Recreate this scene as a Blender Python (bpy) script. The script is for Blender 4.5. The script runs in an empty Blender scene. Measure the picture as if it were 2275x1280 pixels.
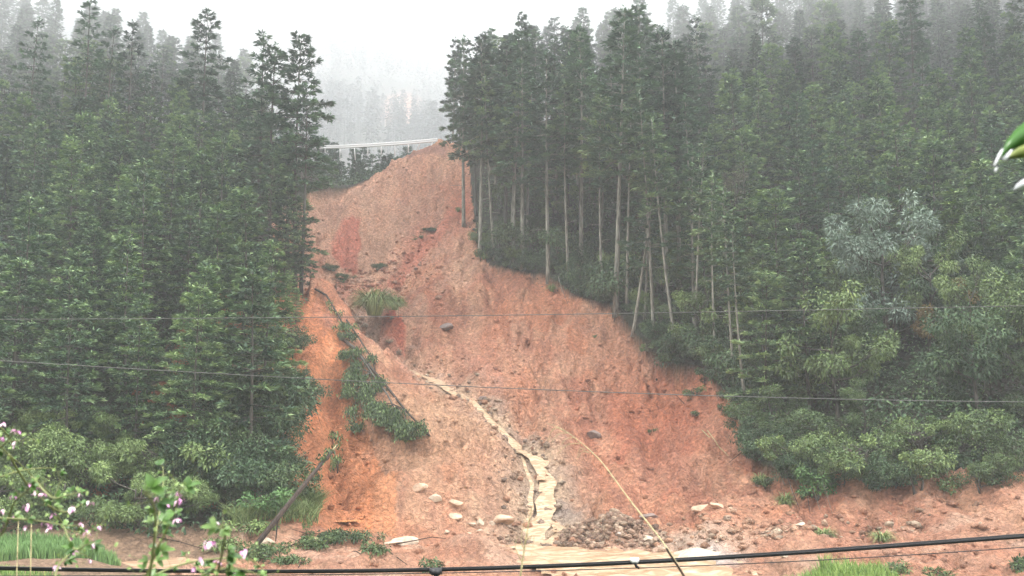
STEP = 0.17
HAZE = 0.0010
MISTF = .0003
MISTN = .022
EXPOSURE = 2.05
import bpy, math, random
import numpy as np
from mathutils import Vector, Matrix

sc = bpy.context.scene
col = sc.collection
R = math.radians
rng = np.random.default_rng(7)
random.seed(7)

# ------------------------------------------------------------------ camera
FPX = 2184.0                      # focal length in photo pixels (photo 2275 x 1280)
HORIZ = 900.0                     # photo row of the horizon
cam = bpy.data.cameras.new('camera')
cam.sensor_width = 36.0
cam.lens = 36.0 * FPX / 2275.0
cam.clip_start = 0.05
cam.clip_end = 5000
cam.dof.use_dof = True
cam.dof.focus_distance = 85.0
cam.dof.aperture_fstop = 7.0
camo = bpy.data.objects.new('camera', cam)
PITCH = math.atan((HORIZ - 640.0) / FPX)
camo.rotation_euler = (math.pi / 2 + PITCH, 0, 0)
camo.location = (0, 0, 0)
col.objects.link(camo)
sc.camera = camo
CP, SP = math.cos(PITCH), math.sin(PITCH)

def at(px, py, Y):
    """world point seen at photo pixel (px, py) at distance Y"""
    u = (px - 1137.5) / FPX
    v = (640.0 - py) / FPX
    dy = CP - v * SP
    dz = SP + v * CP
    return Vector((u / dy * Y, Y, dz / dy * Y))

def proj(x, y, z):
    d = y * CP + z * SP
    v = (-y * SP + z * CP) / d
    return 1137.5 + FPX * x / d, 640.0 - FPX * v

# ------------------------------------------------------------------ world, sun, exposure
SUN_EL, SUN_AZ = R(55), R(-72)      # high, behind thin cloud, from behind-left
w = bpy.data.worlds.new('World')
sc.world = w
w.use_nodes = True
nt = w.node_tree
nt.nodes.clear()
sky = nt.nodes.new('ShaderNodeTexSky')
sky.sky_type = 'NISHITA'
sky.sun_disc = False
sky.sun_elevation = SUN_EL
sky.sun_rotation = math.pi + SUN_AZ
sky.air_density = 1.0
sky.dust_density = 6.0
sky.ozone_density = 0.5
hs = nt.nodes.new('ShaderNodeHueSaturation')
hs.inputs['Saturation'].default_value = 0.12
bg = nt.nodes.new('ShaderNodeBackground')
bg.inputs['Strength'].default_value = 0.10
wo = nt.nodes.new('ShaderNodeOutputWorld')
nt.links.new(sky.outputs[0], hs.inputs['Color'])
nt.links.new(hs.outputs[0], bg.inputs['Color'])
nt.links.new(bg.outputs[0], wo.inputs['Surface'])

sun = bpy.data.lights.new('sun', 'SUN')
sun.energy = 1.5
sun.angle = R(10)
sun.color = (1.0, 0.97, 0.92)
suno = bpy.data.objects.new('sun', sun)
sd = Vector((math.sin(SUN_AZ) * math.cos(SUN_EL), -math.cos(SUN_AZ) * math.cos(SUN_EL), math.sin(SUN_EL)))
suno.rotation_euler = sd.to_track_quat('Z', 'Y').to_euler()
suno.location = (0, 0, 60)
col.objects.link(suno)

sc.view_settings.view_transform = 'Standard'
sc.view_settings.look = 'None'
sc.view_settings.exposure = EXPOSURE if 'EXPOSURE' in globals() else 0.6
sc.view_settings.gamma = 1
sc.view_settings.use_curve_mapping = False
sc.cycles.max_bounces = 8
sc.cycles.diffuse_bounces = 3
sc.cycles.glossy_bounces = 2
sc.cycles.transmission_bounces = 2
sc.cycles.volume_bounces = 6
sc.cycles.use_denoising = True

# ------------------------------------------------------------------ object helpers
def link(o, parent=None):
    col.objects.link(o)
    if parent is not None:
        o.parent = parent
    return o

def tag(o, label=None, cat=None, group=None, kind=None):
    if label: o['label'] = label
    if cat: o['category'] = cat
    if group: o['group'] = group
    if kind: o['kind'] = kind
    return o

def empty(name, loc, rz=0.0):
    o = bpy.data.objects.new(name, None)
    o.empty_display_size = 0.3
    o.location = loc
    o.rotation_euler = (0, 0, rz)
    return link(o)

class MB:
    """collects vertices and faces, with one colour value (tint) per vertex"""
    def __init__(s):
        s.V = []; s.F = []; s.T = []; s.n = 0
    def add(s, V, F, t=0.5):
        V = np.asarray(V, float).reshape(-1, 3)
        s.V.append(V)
        F = np.asarray(F, int)
        s.F.append(F + s.n)
        t = np.asarray(t, float)
        s.T.append(np.full(len(V), float(t)) if t.ndim == 0 else t)
        s.n += len(V)
    def leaves(s, P, D, N, L, W, t=0.5, bend=0.0):
        """diamond leaves: base P, direction D, across N (all n x 3), length L, width W"""
        P = np.asarray(P); n = len(P)
        L = np.broadcast_to(L, (n,))[:, None]; W = np.broadcast_to(W, (n,))[:, None]
        D = D / (np.linalg.norm(D, axis=1, keepdims=True) + 1e-9)
        S = np.cross(D, N); S /= (np.linalg.norm(S, axis=1, keepdims=True) + 1e-9)
        B = np.zeros((n, 3)); B[:, 2] = -1
        V = np.stack([P, P + D * L * .45 + S * W * .5, P + D * L + B * bend * L, P + D * L * .45 - S * W * .5], 1).reshape(-1, 3)
        F = np.arange(4 * n).reshape(n, 4)
        t = np.broadcast_to(t, (n,))
        s.add(V, F, np.repeat(t, 4))
    def tube(s, pts, rad, seg=6, t=0.5, cap=True):
        pts = [Vector(p) for p in pts]
        m = len(pts)
        rad = [rad] * m if np.isscalar(rad) else rad
        V = []
        up = Vector((0, 0, 1))
        for i, p in enumerate(pts):
            d = (pts[min(i + 1, m - 1)] - pts[max(i - 1, 0)])
            if d.length < 1e-7: d = Vector((0, 0, 1))
            d.normalize()
            a = d.cross(up)
            if a.length < 0.1: a = d.cross(Vector((1, 0, 0)))
            a.normalize(); b = d.cross(a)
            for k in range(seg):
                th = 2 * math.pi * k / seg
                V.append(p + (a * math.cos(th) + b * math.sin(th)) * rad[i])
        F = [(i * seg + k, i * seg + (k + 1) % seg, (i + 1) * seg + (k + 1) % seg, (i + 1) * seg + k) for i in range(m - 1) for k in range(seg)]
        if cap:
            V.append(pts[0]); V.append(pts[-1])
            c0, c1 = len(V) - 2, len(V) - 1
            F += [(c0, (k + 1) % seg, k, k) for k in range(seg)]
            o = (m - 1) * seg
            F += [(c1, o + k, o + (k + 1) % seg, o + (k + 1) % seg) for k in range(seg)]
        s.add([tuple(v) for v in V], F, t)
    def box(s, c, sx, sy, sz, M=None, t=0.5):
        V = np.array([(x, y, z) for x in (-.5, .5) for y in (-.5, .5) for z in (-.5, .5)]) * (sx, sy, sz)
        if M is not None: V = V @ np.array(M.to_3x3()).T
        V = V + np.array(c)
        s.add(V, [(0, 1, 3, 2), (4, 6, 7, 5), (0, 4, 5, 1), (2, 3, 7, 6), (0, 2, 6, 4), (1, 5, 7, 3)], t)
    def data(s, name, mat, smooth=False):
        V = np.concatenate(s.V); F = np.concatenate([f.reshape(-1, 4) for f in s.F])
        T = np.concatenate(s.T)
        me = bpy.data.meshes.new(name)
        tri = F[:, 2] == F[:, 3]
        nq = int((~tri).sum()); ntri = int(tri.sum())
        loops = np.concatenate([F[~tri].ravel(), F[tri][:, :3].ravel()]).astype(np.int32)
        starts = np.concatenate([np.arange(nq) * 4, nq * 4 + np.arange(ntri) * 3]).astype(np.int32)
        me.vertices.add(len(V)); me.vertices.foreach_set('co', V.astype(np.float32).ravel())
        me.loops.add(len(loops)); me.loops.foreach_set('vertex_index', loops)
        me.polygons.add(nq + ntri); me.polygons.foreach_set('loop_start', starts)
        me.update(calc_edges=True)
        a = me.attributes.new('tint', 'FLOAT', 'POINT')
        a.data.foreach_set('value', T.astype(np.float32))
        if smooth:
            me.polygons.foreach_set('use_smooth', np.ones(nq + ntri, bool))
        me.materials.append(mat)
        return me
    def build(s, name, mat, parent=None, smooth=False):
        return link(bpy.data.objects.new(name, s.data(name, mat, smooth)), parent)

# ------------------------------------------------------------------ numpy noise
def _h(ix, iy, seed):
    n = (ix.astype(np.int64) * 374761393 + iy.astype(np.int64) * 668265263 + seed * 1274126177) & 0xFFFFFFFF
    n = ((n ^ (n >> 13)) * 1274126177) & 0xFFFFFFFF
    n = n ^ (n >> 16)
    return (n & 0xFFFF) / 65535.0
def vn(x, y, seed=0):
    x = np.asarray(x, float); y = np.asarray(y, float)
    ix = np.floor(x); iy = np.floor(y)
    fx = x - ix; fy = y - iy
    ix = ix.astype(np.int64); iy = iy.astype(np.int64)
    u = fx * fx * fx * (fx * (fx * 6 - 15) + 10); v = fy * fy * fy * (fy * (fy * 6 - 15) + 10)
    a = _h(ix, iy, seed); b = _h(ix + 1, iy, seed); c = _h(ix, iy + 1, seed); d = _h(ix + 1, iy + 1, seed)
    return (a * (1 - u) + b * u) * (1 - v) + (c * (1 - u) + d * u) * v
def fbm(x, y, seed=0, oct=4, gain=0.5):
    s = 0; a = 1; t = 0
    for i in range(oct):
        s = s + a * (vn(x, y, seed + i * 17) * 2 - 1); t += a
        ca, sa = 0.8, 0.6
        x, y = (x * ca - y * sa) * 2.03 + 11.3, (x * sa + y * ca) * 2.03 + 5.7
        a *= gain
    return s / t

# ------------------------------------------------------------------ terrain shape
CT = []
def cp(*rows):
    for px, py, Y in rows:
        p = at(px, py, Y); CT.append((p.x, p.y, p.z))
def cw(*rows):
    for r in rows: CT.append(r)
# gully / stream channel from the top left down to the river
CH_PX = [(640, 590, 103), (690, 628, 98.5), (745, 672, 94.5), (800, 712, 91.5), (850, 748, 89), (895, 775, 87), (960, 815, 83), (1020, 862, 79), (1062, 890, 76.5), (1100, 925, 74), (1150, 965, 71), (1195, 985, 69), (1210, 1030, 66), (1212, 1090, 62.5), (1200, 1130, 60), (1195, 1180, 57), (1200, 1215, 54.5)]
cp(*CH_PX)
# slide crest, left to right
cp((700, 452, 119), (740, 431, 120), (790, 427, 121), (840, 395, 122), (880, 366, 123), (905, 343, 124), (940, 328, 124.5), (970, 318, 125), (1010, 318, 126))
# upper bowl
cp((780, 480, 116), (760, 560, 109), (860, 470, 117), (880, 560, 108), (840, 640, 101), (960, 420, 118), (1000, 480, 112), (950, 560, 106), (1045, 470, 112), (1050, 560, 104), (960, 650, 97), (880, 690, 93.5), (900, 730, 90.5), (680, 560, 108), (650, 500, 112))
# right face of the slide
cp((1090, 590, 101), (1200, 612, 96), (1260, 640, 93), (1370, 690, 88), (1440, 780, 82), (1560, 820, 77), (1640, 900, 71), (1640, 960, 67), (1690, 1040, 61.5), (1760, 1110, 57.5), (1860, 1135, 55.5), (2050, 1100, 54.5), (2275, 1095, 53))
cp((1000, 740, 90), (1100, 700, 92), (1200, 750, 87), (1100, 820, 83), (1250, 830, 81), (1400, 850, 78), (1300, 930, 74.5), (1200, 900, 77), (1450, 950, 71), (1550, 960, 68.5), (1400, 1040, 65.5), (1300, 1020, 67.5), (1280, 1090, 62.5), (1500, 1080, 62), (1600, 1090, 60), (1400, 1130, 59.5), (1650, 1150, 56.5))
# left face: spur in front of the gully
cp((840, 745, 86.5), (900, 800, 82), (1000, 880, 75), (1080, 960, 70.5), (1150, 1020, 66.5), (1000, 990, 68), (950, 920, 71), (860, 830, 77), (780, 730, 83.5), (720, 670, 88), (900, 1030, 65), (1050, 1080, 62.5), (900, 1100, 60.5), (1000, 1140, 58.5), (1100, 1140, 58.8), (850, 1160, 56.5))
# orange scarp
cp((740, 750, 77.5), (690, 720, 80), (700, 830, 71.5), (760, 850, 73), (690, 920, 66.5), (760, 950, 66), (660, 1010, 62), (740, 1050, 61), (650, 1080, 58.8), (800, 1090, 60), (820, 950, 68.5), (760, 1145, 57), (640, 1120, 56.5))
# foreground flat, bars and the river bed
cp((1000, 1200, 53), (1060, 1230, 50.5), (900, 1200, 53), (800, 1190, 54), (700, 1200, 52), (600, 1200, 51.5), (560, 1230, 48.5), (700, 1250, 47.5), (900, 1260, 46), (1000, 1270, 45.5), (1300, 1225, 52.5), (1500, 1215, 53.5), (1400, 1270, 46.5), (1600, 1180, 54.5), (1750, 1200, 52), (1900, 1210, 50), (1900, 1260, 45.5), (2100, 1220, 48), (2275, 1240, 45), (2100, 1270, 43.5), (1340, 1150, 56), (1300, 1190, 55), (1260, 1185, 55.3), (1600, 1260, 46.5))
cp((300, 1240, 47), (400, 1200, 51), (100, 1240, 45), (0, 1270, 42), (-200, 1260, 42), (200, 1215, 49), (500, 1160, 53.5), (1000, 1400, 38), (400, 1400, 36), (1700, 1400, 36), (2400, 1400, 36))
# left hillside
cp((560, 1100, 57), (450, 1120, 56), (300, 1150, 54), (100, 1160, 53), (-150, 1150, 53), (300, 1000, 62), (100, 1000, 60), (550, 1000, 61), (550, 860, 68), (600, 760, 76), (400, 850, 69), (200, 850, 68), (0, 850, 67), (450, 700, 79), (250, 700, 78), (0, 700, 77), (-250, 850, 67), (600, 640, 86), (450, 560, 92), (300, 500, 96), (100, 480, 98), (640, 650, 89), (450, 430, 107), (300, 330, 112), (100, 280, 116), (-150, 300, 116), (0, 200, 125), (-200, 200, 127), (300, 265, 119), (560, 480, 104))
cw((-31, 131, 34.0), (-38, 131, 34.5), (-45, 132, 35), (-60, 150, 37), (-38, 150, 32), (-28, 140, 27))
# gap behind the slide crest, then the far mountainside
cw((-20, 137, 20), (-13, 142, 23), (-24, 155, 23), (-8, 150, 28), (-16, 165, 30), (0, 160, 33))
cp((760, 330, 560), (900, 330, 560), (620, 330, 560), (800, 250, 700), (950, 250, 710), (650, 220, 720), (800, 130, 950), (650, 60, 1020), (780, 22, 1280), (900, 100, 1280), (1000, 180, 1270), (1100, 240, 1250), (450, 110, 780), (300, 140, 700), (100, 140, 680), (-100, 130, 680), (200, 60, 900), (0, 60, 900), (450, 40, 1050), (550, 15, 1280))
cw((-30, 220, 24), (0, 230, 22), (-60, 230, 24), (-30, 320, 44), (10, 320, 40), (-90, 240, 30), (-90, 320, 50))
# right hillside
cp((1200, 500, 106), (1350, 560, 100), (1500, 620, 93), (1650, 720, 83), (1800, 800, 74), (1800, 950, 65), (1750, 1040, 60), (1950, 1040, 57), (2000, 900, 63), (2275, 900, 61), (2100, 1040, 56), (2450, 950, 58), (2100, 700, 74), (2275, 700, 73), (1900, 600, 85), (2200, 550, 85), (1700, 480, 99), (1500, 450, 108), (2000, 400, 101), (2275, 400, 97), (1300, 400, 116), (1120, 420, 117), (1100, 300, 127), (1300, 240, 132), (1500, 250, 130), (1600, 170, 139), (1900, 200, 128), (1900, 130, 138), (2275, 200, 118), (2275, 120, 130), (2500, 300, 108), (2500, 110, 132), (2600, 700, 72))
cw((0, 150, 34), (20, 160, 36), (50, 170, 42), (90, 165, 42), (30, 190, 30), (70, 200, 30), (20, 230, 34), (60, 260, 30), (100, 220, 30))
# surroundings
cw((0, 3, -2.2), (0, 0, -1.7), (-10, 0, -1.7), (10, 0, -1.7), (0, -12, -1.6), (-30, -12, -1.6), (30, -12, -1.6), (0, 9, -5.5), (-10, 9, -5.5), (10, 9, -5.5), (0, 18, -7.2), (-20, 14, -7), (20, 14, -7), (-20, 30, -7.4), (20, 30, -7.4), (0, 30, -7.5), (-60, 30, -7), (60, 30, -7), (-60, 5, -5), (60, 5, -5), (-100, 60, 6), (100, 60, 6), (-110, 110, 40), (120, 110, 44), (-120, 20, -3), (120, 20, -3), (-130, 200, 45), (150, 180, 45), (-170, 300, 60), (170, 330, 30), (130, 480, 60), (300, 1200, 220), (330, 600, 60), (-600, 620, 180), (-700, 1100, 400), (-200, 1500, 520), (200, 1500, 330), (-300, 200, 60), (300, 200, 50), (-300, 20, 10), (300, 20, 10))
CT = np.array(CT)
S_ = 50.0
def _tps(d2):
    return 0.5 * d2 * np.log(d2 + 1e-12)
def _fit():
    X = CT[:, :2] / S_
    n = len(X)
    d2 = ((X[:, None] - X[None]) ** 2).sum(-1)
    A = np.zeros((n + 3, n + 3))
    A[:n, :n] = _tps(d2) + np.eye(n) * 1.5e-4
    A[:n, n] = 1; A[:n, n + 1:] = X
    A[n:, :n] = A[:n, n:].T
    b = np.zeros(n + 3); b[:n] = CT[:, 2]
    return np.linalg.solve(A, b)
WT = _fit()
def base_h(x, y):
    x = np.asarray(x, float); y = np.asarray(y, float)
    sh = x.shape
    X = np.stack([x.ravel(), y.ravel()], 1) / S_
    C = CT[:, :2] / S_
    out = np.empty(len(X))
    for i in range(0, len(X), 20000):
        q = X[i:i + 20000]
        d2 = ((q[:, None] - C[None]) ** 2).sum(-1)
        out[i:i + 20000] = _tps(d2) @ WT[:len(C)] + WT[len(C)] + q @ WT[len(C) + 1:]
    return out.reshape(sh)

def in_poly(x, y, poly):
    x = np.asarray(x, float); y = np.asarray(y, float)
    c = np.zeros(x.shape, bool)
    n = len(poly)
    for i in range(n):
        x0, y0 = poly[i]; x1, y1 = poly[(i + 1) % n]
        if y0 == y1: continue
        cond = ((y0 > y) != (y1 > y)) & (x < (x1 - x0) * (y - y0) / (y1 - y0) + x0)
        c ^= cond
    return c
def d_line(x, y, pts):
    """distance to a polyline"""
    x = np.asarray(x, float); y = np.asarray(y, float)
    best = np.full(x.shape, 1e9)
    for (x0, y0), (x1, y1) in zip(pts[:-1], pts[1:]):
        dx, dy = x1 - x0, y1 - y0
        t = np.clip(((x - x0) * dx + (y - y0) * dy) / (dx * dx + dy * dy + 1e-9), 0, 1)
        best = np.minimum(best, np.hypot(x - x0 - t * dx, y - y0 - t * dy))
    return best
def XY(*rows):
    return [tuple(at(*r)[:2]) for r in rows]
def sstep(a, b, v):
    t = np.clip((v - a) / (b - a), 0, 1)
    return t * t * (3 - 2 * t)

SLIDE = XY((1000, 318, 127), (1040, 330, 123), (1045, 400, 119), (1052, 470, 112), (1060, 560, 104), (1090, 592, 101), (1200, 612, 96), (1260, 642, 93), (1370, 690, 88), (1420, 750, 84), (1440, 780, 82), (1500, 812, 79.5), (1560, 822, 77), (1640, 900, 71), (1645, 960, 67), (1700, 1045, 61.3), (1765, 1085, 59), (1860, 1085, 58.5), (1950, 1075, 57.3), (2050, 1080, 56.2), (2275, 1085, 54.6), (2600, 1085, 53)) + [(40, 36), (-16, 36)] + XY((520, 1180, 50), (600, 1100, 57.5), (635, 1000, 62.5), (650, 930, 66.5), (640, 860, 70), (655, 770, 77), (680, 700, 82), (690, 660, 88), (650, 600, 97), (590, 560, 108), (610, 470, 114), (690, 440, 121), (740, 424, 122), (790, 420, 123), (840, 388, 124.5), (880, 360, 125.5), (905, 338, 126.5), (960, 312, 127.5))
CHAN = XY(*CH_PX)
CHAN2 = XY((1150, 968, 71), (1170, 1010, 68), (1178, 1060, 65), (1172, 1120, 61), (1178, 1170, 57.5))
CREST = XY((708, 655, 88.5), (765, 735, 83.5), (825, 812, 78), (885, 900, 72), (945, 985, 67))
BELOW = XY((700, 760, 79), (735, 850, 73), (770, 940, 67.5), (810, 1030, 63))
SPUR = XY((788, 440, 119.5), (765, 475, 115), (735, 505, 112), (708, 540, 109))
CUTS = [XY((800, 470, 116), (808, 520, 112), (800, 560, 108)), XY((840, 470, 116), (850, 520, 111), (840, 560, 107)), XY((980, 440, 116), (960, 500, 110), (900, 570, 105), (880, 640, 100)),
        XY((885, 590, 104), (892, 650, 98), (905, 720, 92), (905, 765, 87.5)), XY((1480, 800, 80), (1450, 880, 75), (1440, 960, 70), (1445, 1060, 63)), XY((1620, 930, 69), (1560, 1000, 65), (1500, 1090, 61)),
        XY((1250, 650, 92), (1230, 760, 86), (1180, 880, 78), (1150, 950, 72)), XY((730, 780, 76), (735, 880, 70), (745, 990, 64), (760, 1090, 59)), XY((690, 800, 74), (680, 900, 68), (670, 1000, 62.5))]
MOUND = at(1060, 1190, 50.5)
RIV_Z = at(1300, 1240, 50)[2]
RIVER = XY((1128, 1170, 55.5), (1132, 1215, 51.5), (1200, 1262, 48.5), (1300, 1300, 44), (1250, 1400, 39), (1700, 1400, 38), (1640, 1270, 47), (1600, 1235, 50), (1520, 1218, 52), (1400, 1206, 53), (1250, 1198, 54), (1160, 1195, 55.5))
POND = XY((215, 1222, 49.5), (300, 1212, 50), (430, 1200, 51.2), (520, 1225, 49), (470, 1262, 46.5), (300, 1275, 45.5), (255, 1240, 47.5))

_r = np.random.default_rng(44)
SCARS = []
for _k in range(46):
    _x, _y = _r.uniform(-16, 22), _r.uniform(58, 112); _l = _r.uniform(.7, 2.6); _a = _r.normal(-.25, .5); _b = _r.uniform(.2, .9) * _l
    SCARS.append([(_x - _l * math.cos(_a), _y - _l * math.sin(_a) - _b * .4), (_x - _l * .4 * math.cos(_a), _y + _b * .3), (_x + _l * .5 * math.cos(_a), _y + _b * .2 + _l * .3 * math.sin(_a)), (_x + _l * math.cos(_a), _y + _l * math.sin(_a) - _b * .5)])
def scars(x, y):
    out = np.zeros(np.shape(x))
    for p in SCARS:
        P = np.array(p); m = (x > P[:, 0].min() - 1.5) & (x < P[:, 0].max() + 1.5) & (y > P[:, 1].min() - 1.5) & (y < P[:, 1].max() + 1.5)
        if not m.any(): continue
        d = d_line(x[m], y[m], p)
        out[m] -= .55 * np.exp(-(d / .26) ** 2)
        out[m] += .16 * np.exp(-((d - .5) / .3) ** 2)
    return out
def soil_noise(x, y):
    wob = fbm(x * .15, y * .15, 3, 2) * 3
    warp = fbm(x * .4, y * .3, 9, 2) * 1.6
    n = 1.7 * fbm((x + wob) * .17, y * .06 + wob * .2, 11, 3)          # folds and rills down the slope
    ch = np.abs(fbm((x + warp) * .42 + .05 * y, y * .12, 15, 3))        # narrow runnels
    n = n - 0.75 * np.exp(-(ch / .10) ** 2) * sstep(-.15, .25, fbm(x * .12, y * .1, 19, 2))
    n = n + 0.42 * fbm(x * .95 + warp, y * .6, 21, 3)
    lump = np.abs(fbm(x * 1.7 + warp, y * 1.3, 31, 3))
    n = n + 0.26 * (0.35 - np.minimum(lump, .5) * 1.8)
    st = fbm(x * .5, y * .5, 37, 2)
    n = n + 0.10 * np.round(np.clip(fbm(x * .8, y * .7 + warp, 39, 3) * 6, -3, 3)) * sstep(0, .3, st)   # slumped steps
    n = n + 0.13 * fbm(x * 4.2, y * 3.4, 41, 2)
    return n + scars(x, y)
def height(x, y, fine=True):
    x = np.asarray(x, float); y = np.asarray(y, float)
    h = base_h(x, y)
    ins = in_poly(x, y, SLIDE).astype(float)
    near = sstep(30, 42, y)
    # crumbling lip: the bare face is cut about half a metre into the wooded slope
    h = h - 0.45 * ins * sstep(56, 62, y) * sstep(140, 118, y)
    dch = np.minimum(d_line(x, y, CHAN[5:]), d_line(x, y, CHAN2))
    near = near * (1 - .93 * np.exp(-(dch / 1.3) ** 2) * sstep(92, 84, y))
    h = h + ins * near * soil_noise(x, y) * (0.55 + 0.55 * sstep(54, 64, y)) * sstep(400, 140, y)
    h = h + (1 - ins) * near * 0.5 * fbm(x * .25, y * .25, 5, 3)
    far = sstep(330, 560, y)
    h = h + far * 26 * fbm(x * .006, y * .006, 77, 4)
    h = h - .35 * np.exp(-(d_line(x, y, CHAN2) / .7) ** 2)
    # sharp spur edge below the broken road, and cuts under it
    d = d_line(x, y, SPUR)
    h = h + 1.3 * np.exp(-(d / 1.2) ** 2) * ins
    for cut in CUTS:
        d = d_line(x, y, cut)
        h = h - .8 * np.exp(-(d / .7) ** 2) * ins
    # stream channel
    d = d_line(x, y, CHAN)
    h = h - (0.9 - .45 * sstep(66, 72, y)) * np.exp(-(d / 1.3) ** 2) * sstep(52, 56, y) - .9 * np.exp(-(d / 3.0) ** 2) * sstep(80, 86, y) * sstep(98, 90, y)
    h = h + 1.1 * np.exp(-(d_line(x, y, CREST) / 1.7) ** 2) * sstep(64, 70, y) * ins
    h = h - 1.0 * np.exp(-(d_line(x, y, BELOW) / 2.2) ** 2) * ins
    # stony step of ledges at the foot of the slide
    led = np.exp(-(((x - at(1230, 1090, 62)[0]) / 6.0) ** 2 + ((y - 62) / 4.5) ** 2))
    h = h + led * 0.5 * (np.floor(2.2 * (y * .55 + .35 * x + fbm(x * .6, y * .6, 91, 2))) / 2.2 - (y * .55 + .35 * x))
    # mound of washed soil
    m = np.exp(-(((x - MOUND.x) / 2.0) ** 2 + ((y - 50.9) / 1.6) ** 2) ** 1.6)
    h = h + 1.15 * m
    m = np.exp(-(((x - at(1340, 1180, 55.5)[0]) / 2.0) ** 2 + ((y - 55.4) / 1.2) ** 2) ** 1.5)
    h = h + 0.75 * m
    # river bed and pond
    for poly in (RIVER, POND):
        dr = d_line(x, y, poly + poly[:1])
        ir = in_poly(x, y, poly)
        k = np.where(ir, sstep(0.0, 1.0, dr), 0.0)
        h = h * (1 - k) + np.minimum(h, RIV_Z - 0.45) * k
        k2 = np.where(~ir, sstep(1.6, 0.0, dr), np.where(ir, 1 - k, 0))
        h = h * (1 - k2 * .8) + (RIV_Z + 0.03) * k2 * .8 + 0.0
    return h

def ground_z(x, y):
    return float(height(np.array([x]), np.array([y]))[0])
def hit(px, py, y0=36.0, y1=160.0):
    """first point of the ground seen at a photo pixel"""
    Y = np.linspace(y0, y1, 260)
    a0, a1 = at(px, py, y0), at(px, py, y1)
    t = (Y - y0) / (y1 - y0)
    z = a0.z + (a1.z - a0.z) * t
    h = base_h(a0.x + (a1.x - a0.x) * t, Y)
    b = np.where(h + 1.0 >= z)[0]
    ya = Y[max(0, (b[0] if len(b) else len(Y) - 1) - 2)]
    Y = np.linspace(ya, min(ya + (y1 - y0) * .16, y1), 90)
    t = (Y - y0) / (y1 - y0)
    x = a0.x + (a1.x - a0.x) * t; z = a0.z + (a1.z - a0.z) * t
    h = height(x, Y)
    b = np.where(h >= z)[0]
    i = b[0] if len(b) else len(Y) - 1
    return Vector((x[i], Y[i], h[i]))
# ------------------------------------------------------------------ materials
def mat(name):
    m = bpy.data.materials.new(name); m.use_nodes = True
    n = m.node_tree; b = n.nodes['Principled BSDF']
    return m, n, b
def node(n, t, **k):
    x = n.nodes.new(t)
    for a, v in k.items(): setattr(x, a, v)
    return x
def ramp(n, fac, stops):
    r = n.nodes.new('ShaderNodeValToRGB')
    e = r.color_ramp.elements
    e[0].position, e[0].color = stops[0][0], (*stops[0][1], 1)
    e[1].position, e[1].color = stops[1][0], (*stops[1][1], 1)
    for p, c in stops[2:]:
        q = e.new(p); q.color = (*c, 1)
    n.links.new(fac, r.inputs[0])
    return r.outputs[0]

def leaf_mat(name, stops, rough=0.55, var=0.42, trans=0.0):
    """foliage: colour from the leaf's own tint plus a shift for each plant"""
    m, n, b = mat(name)
    a = node(n, 'ShaderNodeAttribute', attribute_name='tint')
    oi = node(n, 'ShaderNodeObjectInfo')
    mm = node(n, 'ShaderNodeMath', operation='MULTIPLY_ADD')
    n.links.new(oi.outputs['Random'], mm.inputs[0]); mm.inputs[1].default_value = var; mm.inputs[2].default_value = -var / 2
    ad = node(n, 'ShaderNodeMath', operation='ADD', use_clamp=True)
    n.links.new(a.outputs['Fac'], ad.inputs[0]); n.links.new(mm.outputs[0], ad.inputs[1])
    c = ramp(n, ad.outputs[0], stops)
    n.links.new(c, b.inputs['Base Color'])
    b.inputs['Roughness'].default_value = rough
    b.inputs['Specular IOR Level'].default_value = 0.35
    return m

def bark_mat(name, c0, c1):
    m, n, b = mat(name)
    tc = node(n, 'ShaderNodeTexCoord')
    mp = node(n, 'ShaderNodeMapping'); mp.inputs['Scale'].default_value = (5, 5, 0.8)
    nz = node(n, 'ShaderNodeTexNoise'); nz.inputs['Scale'].default_value = 2.2; nz.inputs['Detail'].default_value = 5
    n.links.new(tc.outputs['Object'], mp.inputs[0]); n.links.new(mp.outputs[0], nz.inputs[0])
    n.links.new(ramp(n, nz.outputs[0], [(0.35, c0), (0.65, c1)]), b.inputs['Base Color'])
    b.inputs['Roughness'].default_value = 0.9
    return m

def plain(name, c, rough=0.7, metal=0.0, vary=0.0, scale=8.0):
    m, n, b = mat(name)
    b.inputs['Roughness'].default_value = rough; b.inputs['Metallic'].default_value = metal
    if vary:
        tc = node(n, 'ShaderNodeTexCoord')
        nz = node(n, 'ShaderNodeTexNoise'); nz.inputs['Scale'].default_value = scale; nz.inputs['Detail'].default_value = 6
        n.links.new(tc.outputs['Object'], nz.inputs[0])
        lo = tuple(v * (1 - vary) for v in c); hi = tuple(min(1, v * (1 + vary)) for v in c)
        n.links.new(ramp(n, nz.outputs[0], [(0.3, lo), (0.7, hi)]), b.inputs['Base Color'])
        bp = node(n, 'ShaderNodeBump'); bp.inputs['Strength'].default_value = 0.5; bp.inputs['Distance'].default_value = 0.05
        n.links.new(nz.outputs[0], bp.inputs['Height']); n.links.new(bp.outputs[0], b.inputs['Normal'])
    else:
        b.inputs['Base Color'].default_value = (*c, 1)
    return m

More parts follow.
